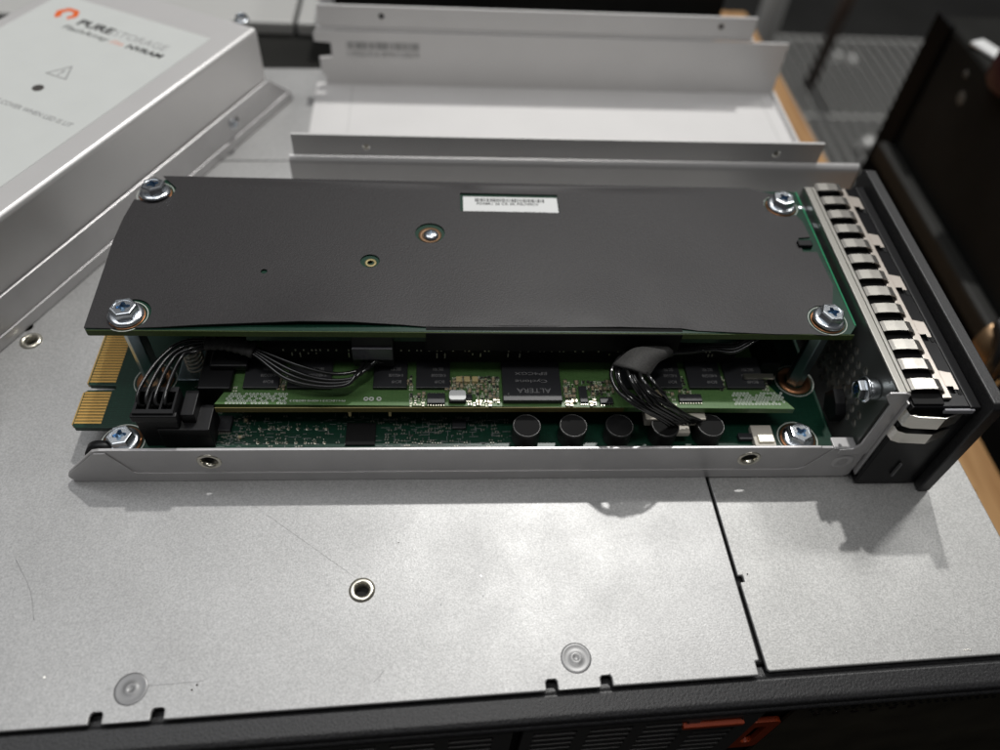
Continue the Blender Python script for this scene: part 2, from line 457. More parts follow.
# front face of the drive bays
yf = -.42
obj('front_face', box(B(), -32.1, XR+3.1, yf, .2, -9.0, -.66), HOLE, srv, frame=SF)
# drive carriers with vent slots, spanning x
def fx(px, py, yl=yf): return LY(px, py, yl)
zt = -.72
cw = 2.55
xr = LY(742, 730, yf-.13).x-.05
for k in range(5):
    x1 = xr-k*(cw*2.3+.25); x0 = x1-cw*2.3
    if x1 < -20: break
    m = B()
    hs = []
    n = 4
    for i in range(n):
        a = x0+.25+i*(x1-x0-.4)/n; b_ = a+(x1-x0-.4)/n-.3
        for r in range(9):
            z1 = -.22-r*.42; hs.append(rrect(a, b_, z1-.27, z1, .05, 2))
    plate(m, [(x0, -7.6), (x1, -7.6), (x1, 0), (x0, 0)], hs, h=.12, M=Fr((0, yf-.13, zt), (1,0,0), (0,0,1)))
    c = obj('drive_carrier', m, mat('carrier_plastic', (.060, .058, .056), 0, .5, bump=.3, bscale=14), srv, frame=SF)
    if k == 0:
        s0 = LY(682, 723, yf-.2); s1 = LY(744, 717, yf-.2)
        obj('release_strip', box(B(), s0.x, s1.x, yf-.34, yf-.131, s0.z-.12, s0.z+.06), ORLATCH, c, frame=SF, bevel=.02)
# orange latch loop beside the last carrier
la0 = LY(750, 722, yf-.2); la1 = LY(783, 720, yf-.2)
lx0, lx1 = la0.x, la1.x
ltop = la1.z
bm = plate(B(), rrect(lx0, lx1, -2.4, 0, .2, 4), [rrect(lx0+.30, lx1-.27, -1.9, -.42, .15, 4)], h=.14, M=Fr((0, yf-.08, ltop), (1, 0, 0), (0, 0, 1)))
obj('orange_latch', bm, ORLATCH, srv, frame=SF, bevel=.06, seg=3)
# smoked control panel on the right
bm = plate(B(), [(lx1+.1, -8), (XR+3.1, -8), (XR+3.1, 0), (lx1+.1, 0)], h=.08, M=Fr((0, yf-.09, zt), (1, 0, 0), (0, 0, 1)))
cp = obj('control_panel', bm, GLOSSP, srv, frame=SF)
for i in range(46):
    x_ = lx1+.5+(i % 23)*.22+(i//23)*.11; z_ = -.36-(i//23)*.16
    obj('vent_hole', cyl(B(), (x_, z_, 0), .055, .01, 6, M=Fr((0, yf-.172, zt), (1, 0, 0), (0, 0, 1))), HOLE, cp, frame=SF)
for i, (dx, dz) in enumerate([(.5, -.25), (1.3, -.25), (.5, -.75), (1.0, -.75), (1.5, -.75), (2.0, -.75), (2.5, -.7), (3.0, -.7)]):
    obj('indicator', cyl(B(), (lx1+.3+dx, dz, 0), .09, .02, 14, M=Fr((0, yf-.175, zt), (1, 0, 0), (0, 0, 1))), mat('indicator_dark', (.02, .012, .01), 0, .3), cp, frame=SF)
for i in range(9):
    obj('panel_mark', box(B(), lx1+.45+i*.12, lx1+.53+i*.12, -.16, -.10, 0, .004), INK, cp, frame=SF @ Fr((0, yf-.18, zt), (1, 0, 0), (0, 0, 1)))

# ---- far objects behind the server
bk = thing('black_chassis', 'black chassis behind the server, dark gap below the grey device', 'chassis', (-6, 45, -9))
obj('housing', box(B(), -34, 14.2, 35.0, 58, -9, -1.6), DKBOX, bk, bevel=.2)
obj('top_step', box(B(), -5.4, 14.0, 38.5, 57, -1.59, 4.5), DKBOX, bk, bevel=.2)
gd = thing('grey_device', 'light grey panelled device at the top edge behind the silver parts', 'device', (-14, 42, -1.58))
xs = P(297, 12, -.9).x; gy = P(300, 23, -.9).y
obj('shell', box(B(), -26, xs-.09, gy, 57, -1.58, -.9), GREYDEV, gd, bevel=.12)
obj('shell', box(B(), xs+.09, -5.5, gy, 57, -1.58, -.9), GREYDEV, gd, bevel=.12)
obj('seam_liner', box(B(), xs-.085, xs+.085, gy+.2, 56.9, -1.57, -1.2), BLACKP, gd)

# ---- black cabinet to the right
cab = thing('black_cabinet', 'tall matte black equipment cabinet standing to the right of the bench', 'cabinet', (45, 15, -85))
cabx = 26.2; cy = 39.6
obj('side_wall', box(B(), cabx, cabx+40, -25, cy, -85, .1), DKBOX, cab, bevel=.25)
q = P(905, 205, -9)
obj('side_rib', box(B(), cabx-.9, cabx-.05, -25, cy-1.2, -8.0, -6.8), mat('cabinet_rib', (.022, .022, .02), 0, .6, spec=.3), cab, bevel=.2)
obj('side_rib', box(B(), cabx-.5, cabx-.05, -25, cy-.4, -12.0, -9.4), DKBOX, cab, bevel=.2)
obj('corner_post', box(B(), cabx-.35, cabx-.05, cy-1.6, cy+.1, -40, .25), mat('cabinet_edge', (.005, .005, .005), 0, .7, spec=.1), cab, bevel=.1)
for px, py, r in ((961, 98, .35), (966, 74, .2)):
    o_ = CAM; d = ray(px, py); t = (cabx-.03-o_.x)/d.x; q = o_+d*t
    obj('dust_spot', lathe(B(), [(0, .03), (r*.6, .03), (r, 0)], seg=10, M=Fr(q, (0, 1, 0), (0, 0, 1)) @ Matrix.Rotation(PI, 4, 'X')), DUST, cab)
# white tray and maroon object on top of the cabinet
q = P(975, 28, 2)
wt = obj('paper_strip', box(B(), -.45, .45, -1.8, 1.4, 0, .2), STICK, None, frame=Matrix.Translation((q.x+2.6, q.y+1, .12)) @ Matrix.Rotation(R_(22), 4, 'Z'), bevel=.1)
wt['label'] = 'white strip lying on the black cabinet in the top right corner'; wt['category'] = 'strip'
q = P(1000, 52, 1.5)
mo = obj('maroon_cap', lathe(B(), [(0, 0), (1.4, 0), (1.6, .3), (1.6, 2.2), (1.3, 2.6), (0, 2.7)], seg=24, M=Matrix.Translation((q.x+1.3, q.y-.8, .12))), MAROON, smooth=False)
mo['label'] = 'dark maroon round cap beside the white strip on the cabinet'; mo['category'] = 'cap'

# ---- wire shelf rack
rack = thing('wire_rack', 'dim wire shelving rack in the background between bench and black cabinet', 'shelf rack', (50, 85, -85))
def shelf(z, x0, x1, y0, y1):
    bm = B()
    n = int((x1-x0)/1.6)
    for i in range(n+1):
        x = x0+i*1.6; box(bm, x-.17, x+.17, y0, y1, z, z+.3)
    for y in (y0, (y0+y1)/2, y1): box(bm, x0, x1, y-.25, y+.25, z-.35, z)
    o = obj('shelf_grid', bm, WIREM, rack)
    for y in (y0,):
        bm = B()
        tube(bm, [Vector((x0, y-.5, z+.3)), Vector((x1, y-.5, z+.3))], .35, 8); tube(bm, [Vector((x0, y-.5, z-3)), Vector((x1, y-.5, z-3))], .35, 8)
        x = x0; s = 0; pts = []
        while x < x1: pts.append(Vector((x, y-.5, z+.3 if s else z-3))); s = 1-s; x += 3.2
        tube(bm, pts, .22, 6)
        obj('shelf_truss', bm, WIREM, rack)
shelf(-38, 27, 110, 70, 112)
shelf(-72, 27, 110, 70, 112)
for x, y in ((30, 70), (105, 70), (30, 112), (105, 112)):
    obj('post', cyl(B(), (x, y, -85), 1.1, 110, 20), WIREM, rack)
pt = obj('wood_handle', tube(B(), [P(862, -30, -20), P(805, 95, -40)], .8, 10), POSTM)
pt['label'] = 'thin dark brown pole leaning in front of the wire rack'; pt['category'] = 'pole'
for px, py in ((836, 58), (852, 61), (867, 146)):  # pale balls stand in for round highlights on the rack truss
    q = P(px, py, -45 if py < 100 else -30)
    k = obj('rack_glint', lathe(B(), [(0, -1), (.7, -.8), (1, 0), (.7, .8), (0, 1)], c=q, seg=16), mat('glint_pale', (.6, .6, .58), .4, .4), rack)
mt = obj('rubber_mat', box(B(), 26.5, 120, -20, 69, -84.96, -84), mat('mat_rubber', (.022, .022, .02), 0, .6))
mt['label'] = 'dark rubber mat on the floor beyond the bench edge'; mt['category'] = 'mat'

# ---- cable and bronze strap at right edge
cb = thing('cable_coil', 'black cable coil with bronze strap behind the module bezel at right edge', 'cable', tuple(P(1005, 370, -6)))
q = [P(968, 352, -3), P(985, 338, -2.2), P(1003, 326, -1.6), P(1022, 325, -2)]
bm = B(); pts = spline([P(963, 352, -4), P(975, 338, -3), P(990, 325, -2.4), P(1005, 320, -2.4)], 8)
bmv = []
for p in pts: bmv.append((bm.verts.new(p), bm.verts.new(p+Vector((.9, -1.1, -1.0)))))
for a, b_ in zip(bmv, bmv[1:]): bm.faces.new([a[0], b_[0], b_[1], a[1]])
obj('strap', bm, BRONZE, cb, solid=.06, smooth=True)
for i in range(4):
    pts = spline([P(982-2*i, 372+6*i, -5), P(994, 345+6*i, -3.2), P(1000+i*2, 322+4*i, -2.2), P(1014, 330+8*i, -3)], 8)
    obj('cable', tube(B(), pts, .16, 8), mat('coil_black', (.02, .02, .02), 0, .25), cb)
for i in range(3):
    pts = spline([P(990, 400-9*i, -5), P(1003, 388-10*i, -4), P(1020, 380-6*i, -4)], 8)
    obj('cable', tube(B(), pts, .10, 8), TIN if i == 1 else MATS['coil_black'], cb)

# =================================================================== REMOVED COVER
cov = thing('channel_cover', 'empty silver sheet metal channel cover lying open behind the module', 'cover', (4.6, 26.7, 0))
CA = math.atan2((P(826,145,3.45)-P(290,135,3.45)).y, (P(826,145,3.45)-P(290,135,3.45)).x)
c0 = P(290, 135, 3.45)
CFm = Matrix.Translation((c0.x, c0.y, 0)) @ Matrix.Rotation(CA, 4, 'Z')
CI = CFm.inverted()
def Lc(x, y, z): return CI @ P(x, y, z)
xe = Lc(826, 145, 3.45).x; xw = Lc(857, 167, 2.5).x; yb = Lc(540, 12, 3.45).y
t = .1
# floor
obj('cover_floor', box(B(), -.35, xw+.25, .12, yb+.02, .015, .115), ALU2, cov, frame=CFm, bevel=.03)
# front wall: lower face, ledge, upper flange stepped inwards
obj('front_wall', sheetmetal(B(), [(0, .03), (-.01, .2), (-.01, 2.42), (.01, 2.5), (.06, 2.56), (.13, 2.60), (.13, 2.62)], -.15, xw, t, M=Matrix.Identity(4)), ALU, cov, frame=CFm)
fh = [circ(Lc(366, 146, 3.05).x, 3.0, .12, 18), circ(Lc(777, 153, 3.05).x, 3.0, .12, 18)]
YZ = lambda y: Fr((0, y, 0), (1, 0, 0), (0, 0, 1))
obj('front_flange', plate(B(), [(0, 2.6), (xe, 2.6), (xe, 3.45), (0, 3.45)], fh, h=.1, M=YZ(.15)), ALU, cov, frame=CFm, bevel=.015)
# rear wall with a notch at the left end
yy = yb
wl = [(.05, .1), (xw+.1, .1), (xw+.1, 2.45), (-.15, 2.45), (-.25, 2.3), (-.25, 2.0), (.42, 1.95), (.42, 1.35), (-.1, 1.3), (-.1, .6), (.05, .5)]
rw = obj('rear_wall', plate(B(), wl, h=.1, M=YZ(yy)), ALU2, cov, frame=CFm, bevel=.02)
obj('rear_ledge', box(B(), -.1, xe+.1, yy-.02, yy+.16, 2.46, 2.56), ALU2, cov, frame=CFm, bevel=.03)
rh = [circ(Lc(381, 22, 3).x, 3.05, .12, 18), circ(Lc(722, 30, 3).x, 3.05, .12, 18)]
obj('rear_flange', plate(B(), [(0, 2.57), (xe, 2.57), (xe, 3.45), (0, 3.45)], rh, h=.1, M=YZ(yy+.14)), ALU2, cov, frame=CFm, bevel=.015)
# floor emboss strips and right end lip
obj('end_lip', box(B(), xw+.02, xw+.14, .2, yy-.15, .12, .32), ALU2, cov, frame=CFm, bevel=.03)
for x_ in (Lc(350, 110, .12).x, Lc(765, 110, .12).x):
    obj('crease', box(B(), x_-.012, x_+.012, .3, yy-.2, .112, .122), mat('crease_line', (.5, .5, .49), .5, .5), cov, frame=CFm)
# barcode printed on the rear wall
q0 = Lc(346, 44, 2.1); q1 = Lc(419, 55, 2.1)
T = CFm @ Fr((q0.x-.02, yy-.105, 1.55), (1, 0, 0), (0, 0, 1))
bm = B(); x = 0; w = q1.x-q0.x
rnd = random.Random(3)
while x < w:
    d = rnd.choice((.03, .045, .07)); box(bm, x, x+d, .16, .48, 0, .004); x += d+rnd.choice((.03, .04, .06))
for v in bm.verts: v.co = Fr((q0.x-.02, yy-.105, 1.55), (1, 0, 0), (0, 0, 1)) @ v.co
obj('barcode', bm, INK, rw, frame=CFm)
lettering('lettering', '11P050191A 0MW1V20574', 0, -.16, w, .24, T, INK, rw)
# small rivet studs in flange holes
for x_, y_, z_, mm in ((fh[0][0][0]-.12, .05, 3.0, TIN), (fh[1][0][0]-.12, .05, 3.0, TIN)):
    obj('flange_stud', cyl(B(), (0, 0, 0), .10, .12, 14, M=Fr((x_, .2, z_), (1, 0, 0), (0, 0, 1))), mm, cov, frame=CFm, bevel=.02)
for l in rh:
    obj('flange_stud', cyl(B(), (0, 0, 0), .10, .10, 14, M=Fr((l[0][0]-.12, yy+.14, 3.05), (1, 0, 0), (0, 0, 1))), HOLE, cov, frame=CFm)

# =================================================================== CLOSED MODULE (left)
la = -R_(26.2)
LH = 3.55
lm = thing('closed_module', 'closed silver storage module with printed white label at the left', 'storage module', (-6.47, 30.21, 0), la)
LF = Matrix.Translation((-6.47, 30.21, 0)) @ Matrix.Rotation(la, 4, 'Z')
LI = LF.inverted()
def Ll(x, y, z): return LI @ P(x, y, z)
NEAR = -21.5
# cover body: swept profile across width (x = v) along y = u
W = Ll(0, 17, LH).x
far = Ll(251, 27, LH).y
bm = B()
pr = [(0, .1), (0, LH-.16), (-.035, LH-.06), (-.12, LH), (W+.12, LH), (W+.035, LH-.06), (W, LH-.16), (W, .1)]
A = [bm.verts.new((x, far, z)) for x, z in pr]; Q = [bm.verts.new((x, NEAR, z)) for x, z in pr]
for i in range(len(pr)-1): bm.faces.new([A[i], A[i+1], Q[i+1], Q[i]]).smooth = False
bm.faces.new(A); bm.faces.new(Q[::-1]); bm.faces.new([A[0], A[-1], Q[-1], Q[0]])
cv = obj('top_cover', bm, ALU, lm, frame=LF, bevel=.03, seg=2, angle=15)
# tray flange outside the cover with chamfered end
M = Fr((.03, 0, 0), (0, 1, 0), (0, 0, 1))
fl = [(NEAR, .02), (-.15, .02), (0, .15), (-.05, .3), (-1.25, 1.42), (-1.45, 1.5), (NEAR, 1.5)]
obj('tray_flange', plate(B(), fl, [circ(-3.6, .95, .14, 18)], h=.1, M=M), TRAY, lm, frame=LF, bevel=.03)
fl2 = [(NEAR, .0), (-.1, .0), (0, .12), (-.35, .42), (NEAR, .42)]
obj('flange_foot', plate(B(), fl2, h=.06, M=Fr((.13, 0, 0), (0, 1, 0), (0, 0, 1))), TRAY, lm, frame=LF, bevel=.03)
obj('tray_flange', plate(B(), fl, h=.1, M=Fr((W-.13, 0, 0), (0, 1, 0), (0, 0, 1))), TRAY, lm, frame=LF, bevel=.03)
obj('tray_base', box(B(), W-.03, .03, NEAR, -.6, .02, .12), TRAY, lm, frame=LF)
# screws
q = Ll(243, 20, LH); screw(lm, LF @ Vector((q.x-.05, q.y, LH)), .3, sc=.62)
q = Ll(227, 123, .9)
screw(lm, LF @ Vector((.14, q.y, .95)), .3, tilt=Matrix.Rotation(la, 4, 'Z') @ Matrix.Rotation(R_(90), 4, 'Y'), sc=.42)
# label
q0 = Ll(207, 37, LH); q1 = Ll(0, 29, LH)
lx0_, lx1_ = q1.x-.05, -.95
ly1 = q0.y-.05
lb = obj('label_sticker', box(B(), lx0_, lx1_, NEAR+.6, ly1, LH+.001, LH+.012), LABEL, lm, frame=LF)
TL = LF @ Matrix.Translation((0, 0, LH+.0125))
def lp(x, y): return Ll(x, y, LH+.01)
a = lp(76, 24); e = lp(163, 50)
wd = e.x-a.x
lettering('lettering', 'PURE', a.x, a.y, wd*.40, .40, TL, BLKINK, lb, bold=.03)
lettering('lettering', 'STORAGE', a.x+wd*.42, a.y, wd*.60, .40, TL, GREYINK, lb, bold=-.012)
a = lp(63, 27); e = lp(161, 58); wd = e.x-a.x; y0 = (a.y+e.y)/2
lettering('lettering', 'FlashArray', a.x, y0-.06, wd*.46, .27, TL, BLKINK, lb, bold=.0, shear=.15)
lettering('lettering', '//m', a.x+wd*.48, y0-.06, wd*.13, .27, TL, PALEOR, lb, shear=.15)
lettering('lettering', 'NVRAM', a.x+wd*.65, y0-.06, wd*.35, .27, TL, BLKINK, lb, bold=.03, shear=.1)
e = lp(70, 127)
lettering('lettering', 'DO NOT REMOVE COVER WHEN LED IS LIT', e.x-5.05, e.y-.02, 5.05, .22, TL, GREYINK, lb, bold=.006)
# orange emblem: open rounded ring
c = lp(67, 14)
bm = B(); oc = []; ic = []
n = 30
for i in range(n+1):
    a_ = R_(-105)+R_(300)*i/n*-1 if False else R_(-120)-R_(-1)*0
    a_ = R_(250)-R_(300)*i/n
    ro = .44*(1+.05*math.cos(6*a_)); ri = .21*(1+.05*math.cos(6*a_))
    oc.append((c.x+ro*math.cos(a_), c.y+ro*math.sin(a_)*.95)); ic.append((c.x+.02+ri*math.cos(a_), c.y+ri*math.sin(a_)))
plate(bm, oc+ic[::-1], h=.004, M=Matrix.Translation((0, 0, LH+.0125)))
obj('emblem', bm, ORANGE, lb, frame=LF)
tl, tt, tb = lp(45, 73), lp(73, 66), lp(66, 80)
def tri(sc):
    g = (tl+tt+tb)/3; return [((p-g)*sc+g)[:2] for p in (tl, tb, tt)]
obj('warning_triangle', plate(B(), tri(1.0), [tri(.82)], h=.004, M=Matrix.Translation((0, 0, LH+.0125))), GREYINK, lb, frame=LF)
g = (tl+tt+tb)/3
lettering('lettering', '!', g.x-.05, g.y-.14, .08, .34, TL, GREYINK, lb, bold=.02)
q = lp(38, 88)
obj('led_window', cyl(B(), (q.x, q.y, LH+.0125), .19, .006, 28), mat('led_smoke', (.08, .075, .07), 0, .3), lb, frame=LF)

# =================================================================== OPEN MODULE
md = thing('open_module', 'opened storage module with black insulated circuit board on standoffs in a steel tray', 'storage module', (1, 15.5, 0))
FY = 11.55
# ---- tray
obj('tray_base', box(B(), -9.0, 11.5, FY+.05, 19.75, .03, .13), TRAY, md)
XZ = Fr((0, FY, 0), (1, 0, 0), (0, 0, 1))   # local z points to -y
def flange_outline(top=1.42):
    return [(-9.75, .0), (11.45, .0), (11.6, .12), (11.6, 1.30), (11.2, top-.02), (10.3, top-.02), (10.25, top), (-8.75, top), (-8.95, top-.05), (-9.82, .42), (-9.9, .25), (-9.87, .08)]
h1 = P(210, 459, .88); h2 = P(748, 456, .88)
ff = obj('front_flange', plate(B(), flange_outline(), [circ(h1.x, .88, .24, 24, .21), circ(h2.x, .88, .24, 24, .21)], h=.09, M=XZ), TRAY, md, bevel=.02)
# raised border of the flange (jogged sheet)
bo = [(-9.75, .005), (11.4, .005), (11.55, .12), (11.57, 1.2), (11.2, 1.37), (10.6, 1.37), (10.1, .52), (9.9, .40), (-8.0, .40), (-8.15, .47), (-8.6, 1.33), (-8.9, 1.33), (-9.8, .42), (-9.88, .25)]
obj('flange_border', plate(B(), bo, h=.035, M=Fr((0, FY-.09, 0), (1, 0, 0), (0, 0, 1))), TRAY, md, bevel=.015)
RB = B(); lathe(RB, [(.20, -.16), (.215, -.01), (.25, .03), (.30, .02), (.33, -.01), (.26, -.02), (.23, -.16)], seg=32, closed=True)
RIM = meshof(RB, TIN)
for hx_ in (h1.x, h2.x):
    link('hole_rim', RIM, ff, Matrix.Translation((0, -.09, .9)) @ Matrix.Translation((hx_, FY, 0)) @ Matrix.Rotation(R_(90), 4, 'X'))
q = P(839, 458, .8)
obj('dimple', lathe(B(), [(0, -.02), (.12, -.01), (.2, .05), (.27, .03), (.32, 0)], seg=24, M=Fr((11.1, FY-.125, .78), (1, 0, 0), (0, 0, 1))), TRAY, ff)
obj('rear_flange', plate(B(), flange_outline(), h=.09, M=Fr((0, 19.85, 0), (1, 0, 0), (0, 0, 1))), TRAY, md, bevel=.02)
# dark plastic foot seen at the left end
obj('plastic_guide', cyl(B(), (0, 0, 0), .45, .22, 24, M=Fr((-8.9, 11.95, .75), (1, 0, 0), (0, 0, 1))), BLACKP, md)

# ---- base board
BZ = .80; BT = .96
bo = [(-8.25, 11.68), (10.95, 11.68), (10.95, 19.65), (-8.6, 19.65), (-8.6, 18.2), (-9.2, 18.1), (-9.25, 17.7), (-9.8, 17.6), (-9.86, 17.5), (-9.86, 14.02), (-9.8, 13.96), (-9.1, 13.94), (-9.05, 13.86), (-9.1, 13.80), (-9.8, 13.78), (-9.88, 13.7), (-9.88, 12.62), (-9.8, 12.52), (-8.75, 12.50), (-8.4, 12.3), (-8.25, 12.0)]
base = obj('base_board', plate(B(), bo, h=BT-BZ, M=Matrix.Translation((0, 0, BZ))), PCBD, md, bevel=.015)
# gold contacts
GF = meshof(box(B(), 0, .70, -.035, .035, 0, .006), GOLD)
for i in range(11): link('gold_contact', GF, base, Matrix.Translation((-9.84, 12.68+i*.1, BT+.001)))
for i in range(35): link('gold_contact', GF, base, Matrix.Translation((-9.82, 14.09+i*.1, BT+.001)))
bm = B(); box(bm, -9.895, -9.86, 12.62, 13.7, BZ-.001, BT+.004); box(bm, -9.885, -9.85, 14.02, 17.5, BZ-.001, BT+.004)
obj('contact_bevel', bm, mat('gold_worn', (.55, .36, .12), .8, .4), base)
GL = mat('green_mask_light', (.008, .10, .055), 0, .3, coat=.4)
def ring(parent, c, r0, r1, m, z, h=.012, name='copper_ring'):
    return obj(name, lathe(B(), [(r0, z), (r0, z+h), (r1, z+h), (r1, z)], c=(c[0], c[1], 0), seg=36, closed=True), m, parent)
# standoffs (hex rods) and copper rings beneath
SX = [(-8.05, 14.12), (10.42, 14.15), (-8.45, 19.05), (10.45, 19.0)]
TZ = 3.37; TT = 3.58
for (x, y) in SX:
    ring(base, (x, y), .28, .50, COPPER, BT+.002); ring(base, (x, y), .56, .585, WHITE, BT+.002, .006, 'silkscreen_ring')
    bm = cyl(B(), (x, y, BT), .27, TZ-BT, 6, rot=R_(15), smooth=False)
    obj('standoff', bm, STAND, md, bevel=.02)
# lower screws
for (x, y, r_) in ((-8.42, 12.05, .2), (9.92, 12.08, .5)):
    ring(base, (x, y), .36, .50, COPPER, BT+.002); ring(base, (x, y), .54, .57, WHITE, BT+.002, .006, 'silkscreen_ring')
    screw(md, (x, y, BT+.03), r_)

# ---- middle board (memory card)
MZ, MT = 1.68, 1.88
c1 = P(214, 404, MT); c2 = P(795, 409, MT); c3 = P(228, 387, MT); c4 = P(768, 385, MT)
ys = (c1.y+c2.y)/2
mo_ = [(c1.x, c1.y), (c2.x, c2.y), (c4.x, c4.y), (c4.x-.2, c4.y+1.0), (c4.x-.2, 18.6), (c3.x+.1, 18.6), (c3.x+.02, c3.y+.6), (c3.x, c3.y)]
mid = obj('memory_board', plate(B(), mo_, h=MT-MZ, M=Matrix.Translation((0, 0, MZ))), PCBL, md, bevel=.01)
obj('board_edge', box(B(), c1.x+.03, c2.x-.03, ys-.035, ys-.012, MZ+.003, MT-.012), PCBEDGE, mid)
def on(px0, py0, px1, py1, z=MT):
    a = P(px0, py1, z); b_ = P(px1, py1, z); c = P((px0+px1)/2, py0, z)
    return a.x, b_.x, (a.y+b_.y)/2, c.y
def chip(px0, py0, px1, py1, h, parent=mid, z=MT, m=CHIP, name='memory_chip', deep=None, txt=None):
    x0, x1, y0, y1 = on(px0, py0, px1, py1, z)
    if deep: y1 = y0+deep
    o = obj(name, box(B(), x0, x1, y0, y1, z+.01, z+h), m, parent, bevel=.015)
    return o, (x0, x1, y0, y1)
def chiptext(o, e, z, lines, sx=.8):
    x0, x1, y0, y1 = e; w = (x1-x0)*sx
    for s, fx_, fy, fw, hh in lines:       # read from the far side: turned by 180 degrees
        M_ = Fr((x0+(x1-x0)*(fx_+fw), y0+(y1-y0)*fy, z), (-1, 0, 0), (0, -1, 0))
        lettering('lettering', s, 0, 0, (x1-x0)*fw, hh, M_, INK, o)
for px0, px1 in ((243, 279), (287, 331), (373, 407), (416, 450), (618, 642), (652, 682), (689, 723), (727, 765)):
    if px0 > 600: sk = 3
    else: sk = -3
    o, e = chip(px0, 378, px1, 390, .11, deep=1.1)
    chiptext(o, e, MT+.112, [('SEC 931', .5, .62, .3, .10), ('K4B2G08', .45, .42, .42, .10), ('BCH9', .55, .22, .28, .10)])
    o, e = chip(px0+2, 378, px1-2, 388, .11, deep=1.1)
    o.matrix_local = Matrix.Translation((0, 1.75, 0)) @ o.matrix_local
    o, e = chip(px0+2, 378, px1-2, 388, .11, deep=1.1)
    o.matrix_local = Matrix.Translation((0, 3.2, 0)) @ o.matrix_local
o, e = chip(503, 380, 562, 404, .16, name='controller_chip', deep=1.35)
chiptext(o, e, MT+.162, [('ALTERA', .24, .30, .58, .16), ('Cyclone', .22, .52, .55, .10), ('EP4CGX', .22, .72, .56, .10), ('3', .08, .18, .03, .05)])
def small_ic(px0, py0, px1, py1, h=.09, parent=mid, z=MT, pins=True):
    o, (x0, x1, y0, y1) = chip(px0, py0, px1, py1, h, parent, z, name='small_chip')
    if pins:
        bm = B(); n = max(4, int((x1-x0)/.065))
        for i in range(n):
            x = x0+.03+i*(x1-x0-.06)/(n-1); box(bm, x-.012, x+.012, y0-.05, y0+.01, z+.003, z+.04); box(bm, x-.012, x+.012, y1-.01, y1+.05, z+.003, z+.04)
        obj('chip_pins', bm, TIN, o)
    return o
for q in ((427, 395, 445, 405), (679, 396, 702, 403), (600, 399, 613, 405), (580, 388, 588, 404), (466, 396, 472, 401)): small_ic(*q)
# inductor
x0, x1, y0, y1 = on(449, 394, 466, 404)
ind = obj('inductor_base', box(B(), x0, x1, y0, y1, MT, MT+.12), BLACKP, mid, bevel=.03)
obj('inductor_core', plate(B(), rrect(x0+.005, x1-.005, y0+.02, y1-.0, .08, 4), h=.05, M=Matrix.Translation((0, 0, MT+.12))), STICK, ind)
# passive components: ceramic capacitors and resistors
def smd(l, w, h, body):
    bm = B(); e = l*.24
    box(bm, -l/2+e, l/2-e, -w/2, w/2, 0, h, 0); box(bm, -l/2, -l/2+e, -w/2-.002, w/2+.002, 0, h+.003, 1); box(bm, l/2-e, l/2, -w/2-.002, w/2+.002, 0, h+.003, 1)
    return meshof(bm, [body, TIN])
CAPS = [smd(.10, .055, .05, TAN), smd(.14, .08, .07, TAN)]; RES = [smd(.10, .055, .03, DKRES)]
busy = [(503, 380, 562, 404), (427, 393, 445, 406), (449, 392, 466, 405), (679, 395, 702, 404), (600, 398, 613, 406), (580, 387, 588, 405), (466, 395, 473, 402)]
ncap = nres = 0
PADM = mat('solder_pad', (.66, .68, .52), .2, .4)
padbm = B(); silkbm = B()
def scatter(px0, py0, px1, py1, step=.108, fill=.95):
    global ncap, nres
    x0, x1, y0, y1 = on(px0, py0, px1, py1)
    y = y0
    while y < y1:
        x = x0
        while x < x1:
            xx = x+random.uniform(-.015, .015); yy_ = y+random.uniform(-.012, .012)
            ok = random.random() < fill
            for b_ in busy:
                a0, a1, b0, b1 = on(*b_)
                if a0-.07 < xx < a1+.07 and b0-.06 < yy_ < b1+.06: ok = False
            if ok:
                rot = random.choice((0, PI/2)); M_ = Matrix.Translation((xx, yy_, MT+.006)) @ Matrix.Rotation(rot, 4, 'Z')
                r = random.random()
                if r < .40 and ncap < 99: link('ceramic_capacitor', random.choice(CAPS), mid, M_); ncap += 1
                elif r < .55 and nres < 99: link('resistor', RES[0], mid, M_); nres += 1
                else:
                    for dx in (-.032, .032):
                        box(padbm, -.02+dx, .02+dx, -.025, .025, 0, .008, M=M_)
                if random.random() < .5: box(silkbm, -.06, .06, .042, .052, 0, .004, M=M_)
            x += step
        y += step*.78
scatter(411, 393, 446, 405); scatter(446, 378, 501, 405); scatter(563, 381, 618, 405); scatter(655, 391, 700, 405, fill=.6)
for px in (283, 411, 646, 685, 725, 768): scatter(px-4, 376, px+3, 390, fill=.8)
for px in (233, 735, 752): scatter(px-2, 386, px+6, 391, fill=.4)
obj('solder_pads', padbm, PADM, mid)['kind'] = 'stuff'
obj('silkscreen_marks', silkbm, WHITE, mid)['kind'] = 'stuff'
# three upright tantalum blocks
for px in (459, 467, 475): 
    x0, x1, y0, y1 = on(px-3, 379, px+3, 384); obj('tantalum_block', box(B(), x0, x1, y0, y1, MT, MT+.12), CREAM, mid, bevel=.01)
# via fields
viabm = B()
for (px0, py0, px1, py1) in ((226, 394, 286, 404), (736, 393, 785, 405)):
    x0, x1, y0, y1 = on(px0, py0, px1, py1); y = y0+.03; r_ = 0
    while y < y1:
        x = x0+(r_ % 2)*.05
        while x < x1:
            if random.random() < .85:
                lathe(viabm, [(.018, 0), (.020, .007), (.036, .007), (.038, 0)], c=(x, y, MT+.001), seg=8)
            x += .095
        y += .075; r_ += 1
obj('via_field', viabm, WHITE, mid)['kind'] = 'stuff'
e = on(288, 399, 345, 404)
lettering('lettering', 'PH18C52140MH80B23', 0, 0, 1.45, .065, Fr((P(345, 403, MT).x, P(300, 402, MT).y+.07, MT+.003), (-1, 0, 0), (0, -1, 0)), WHITE, mid)
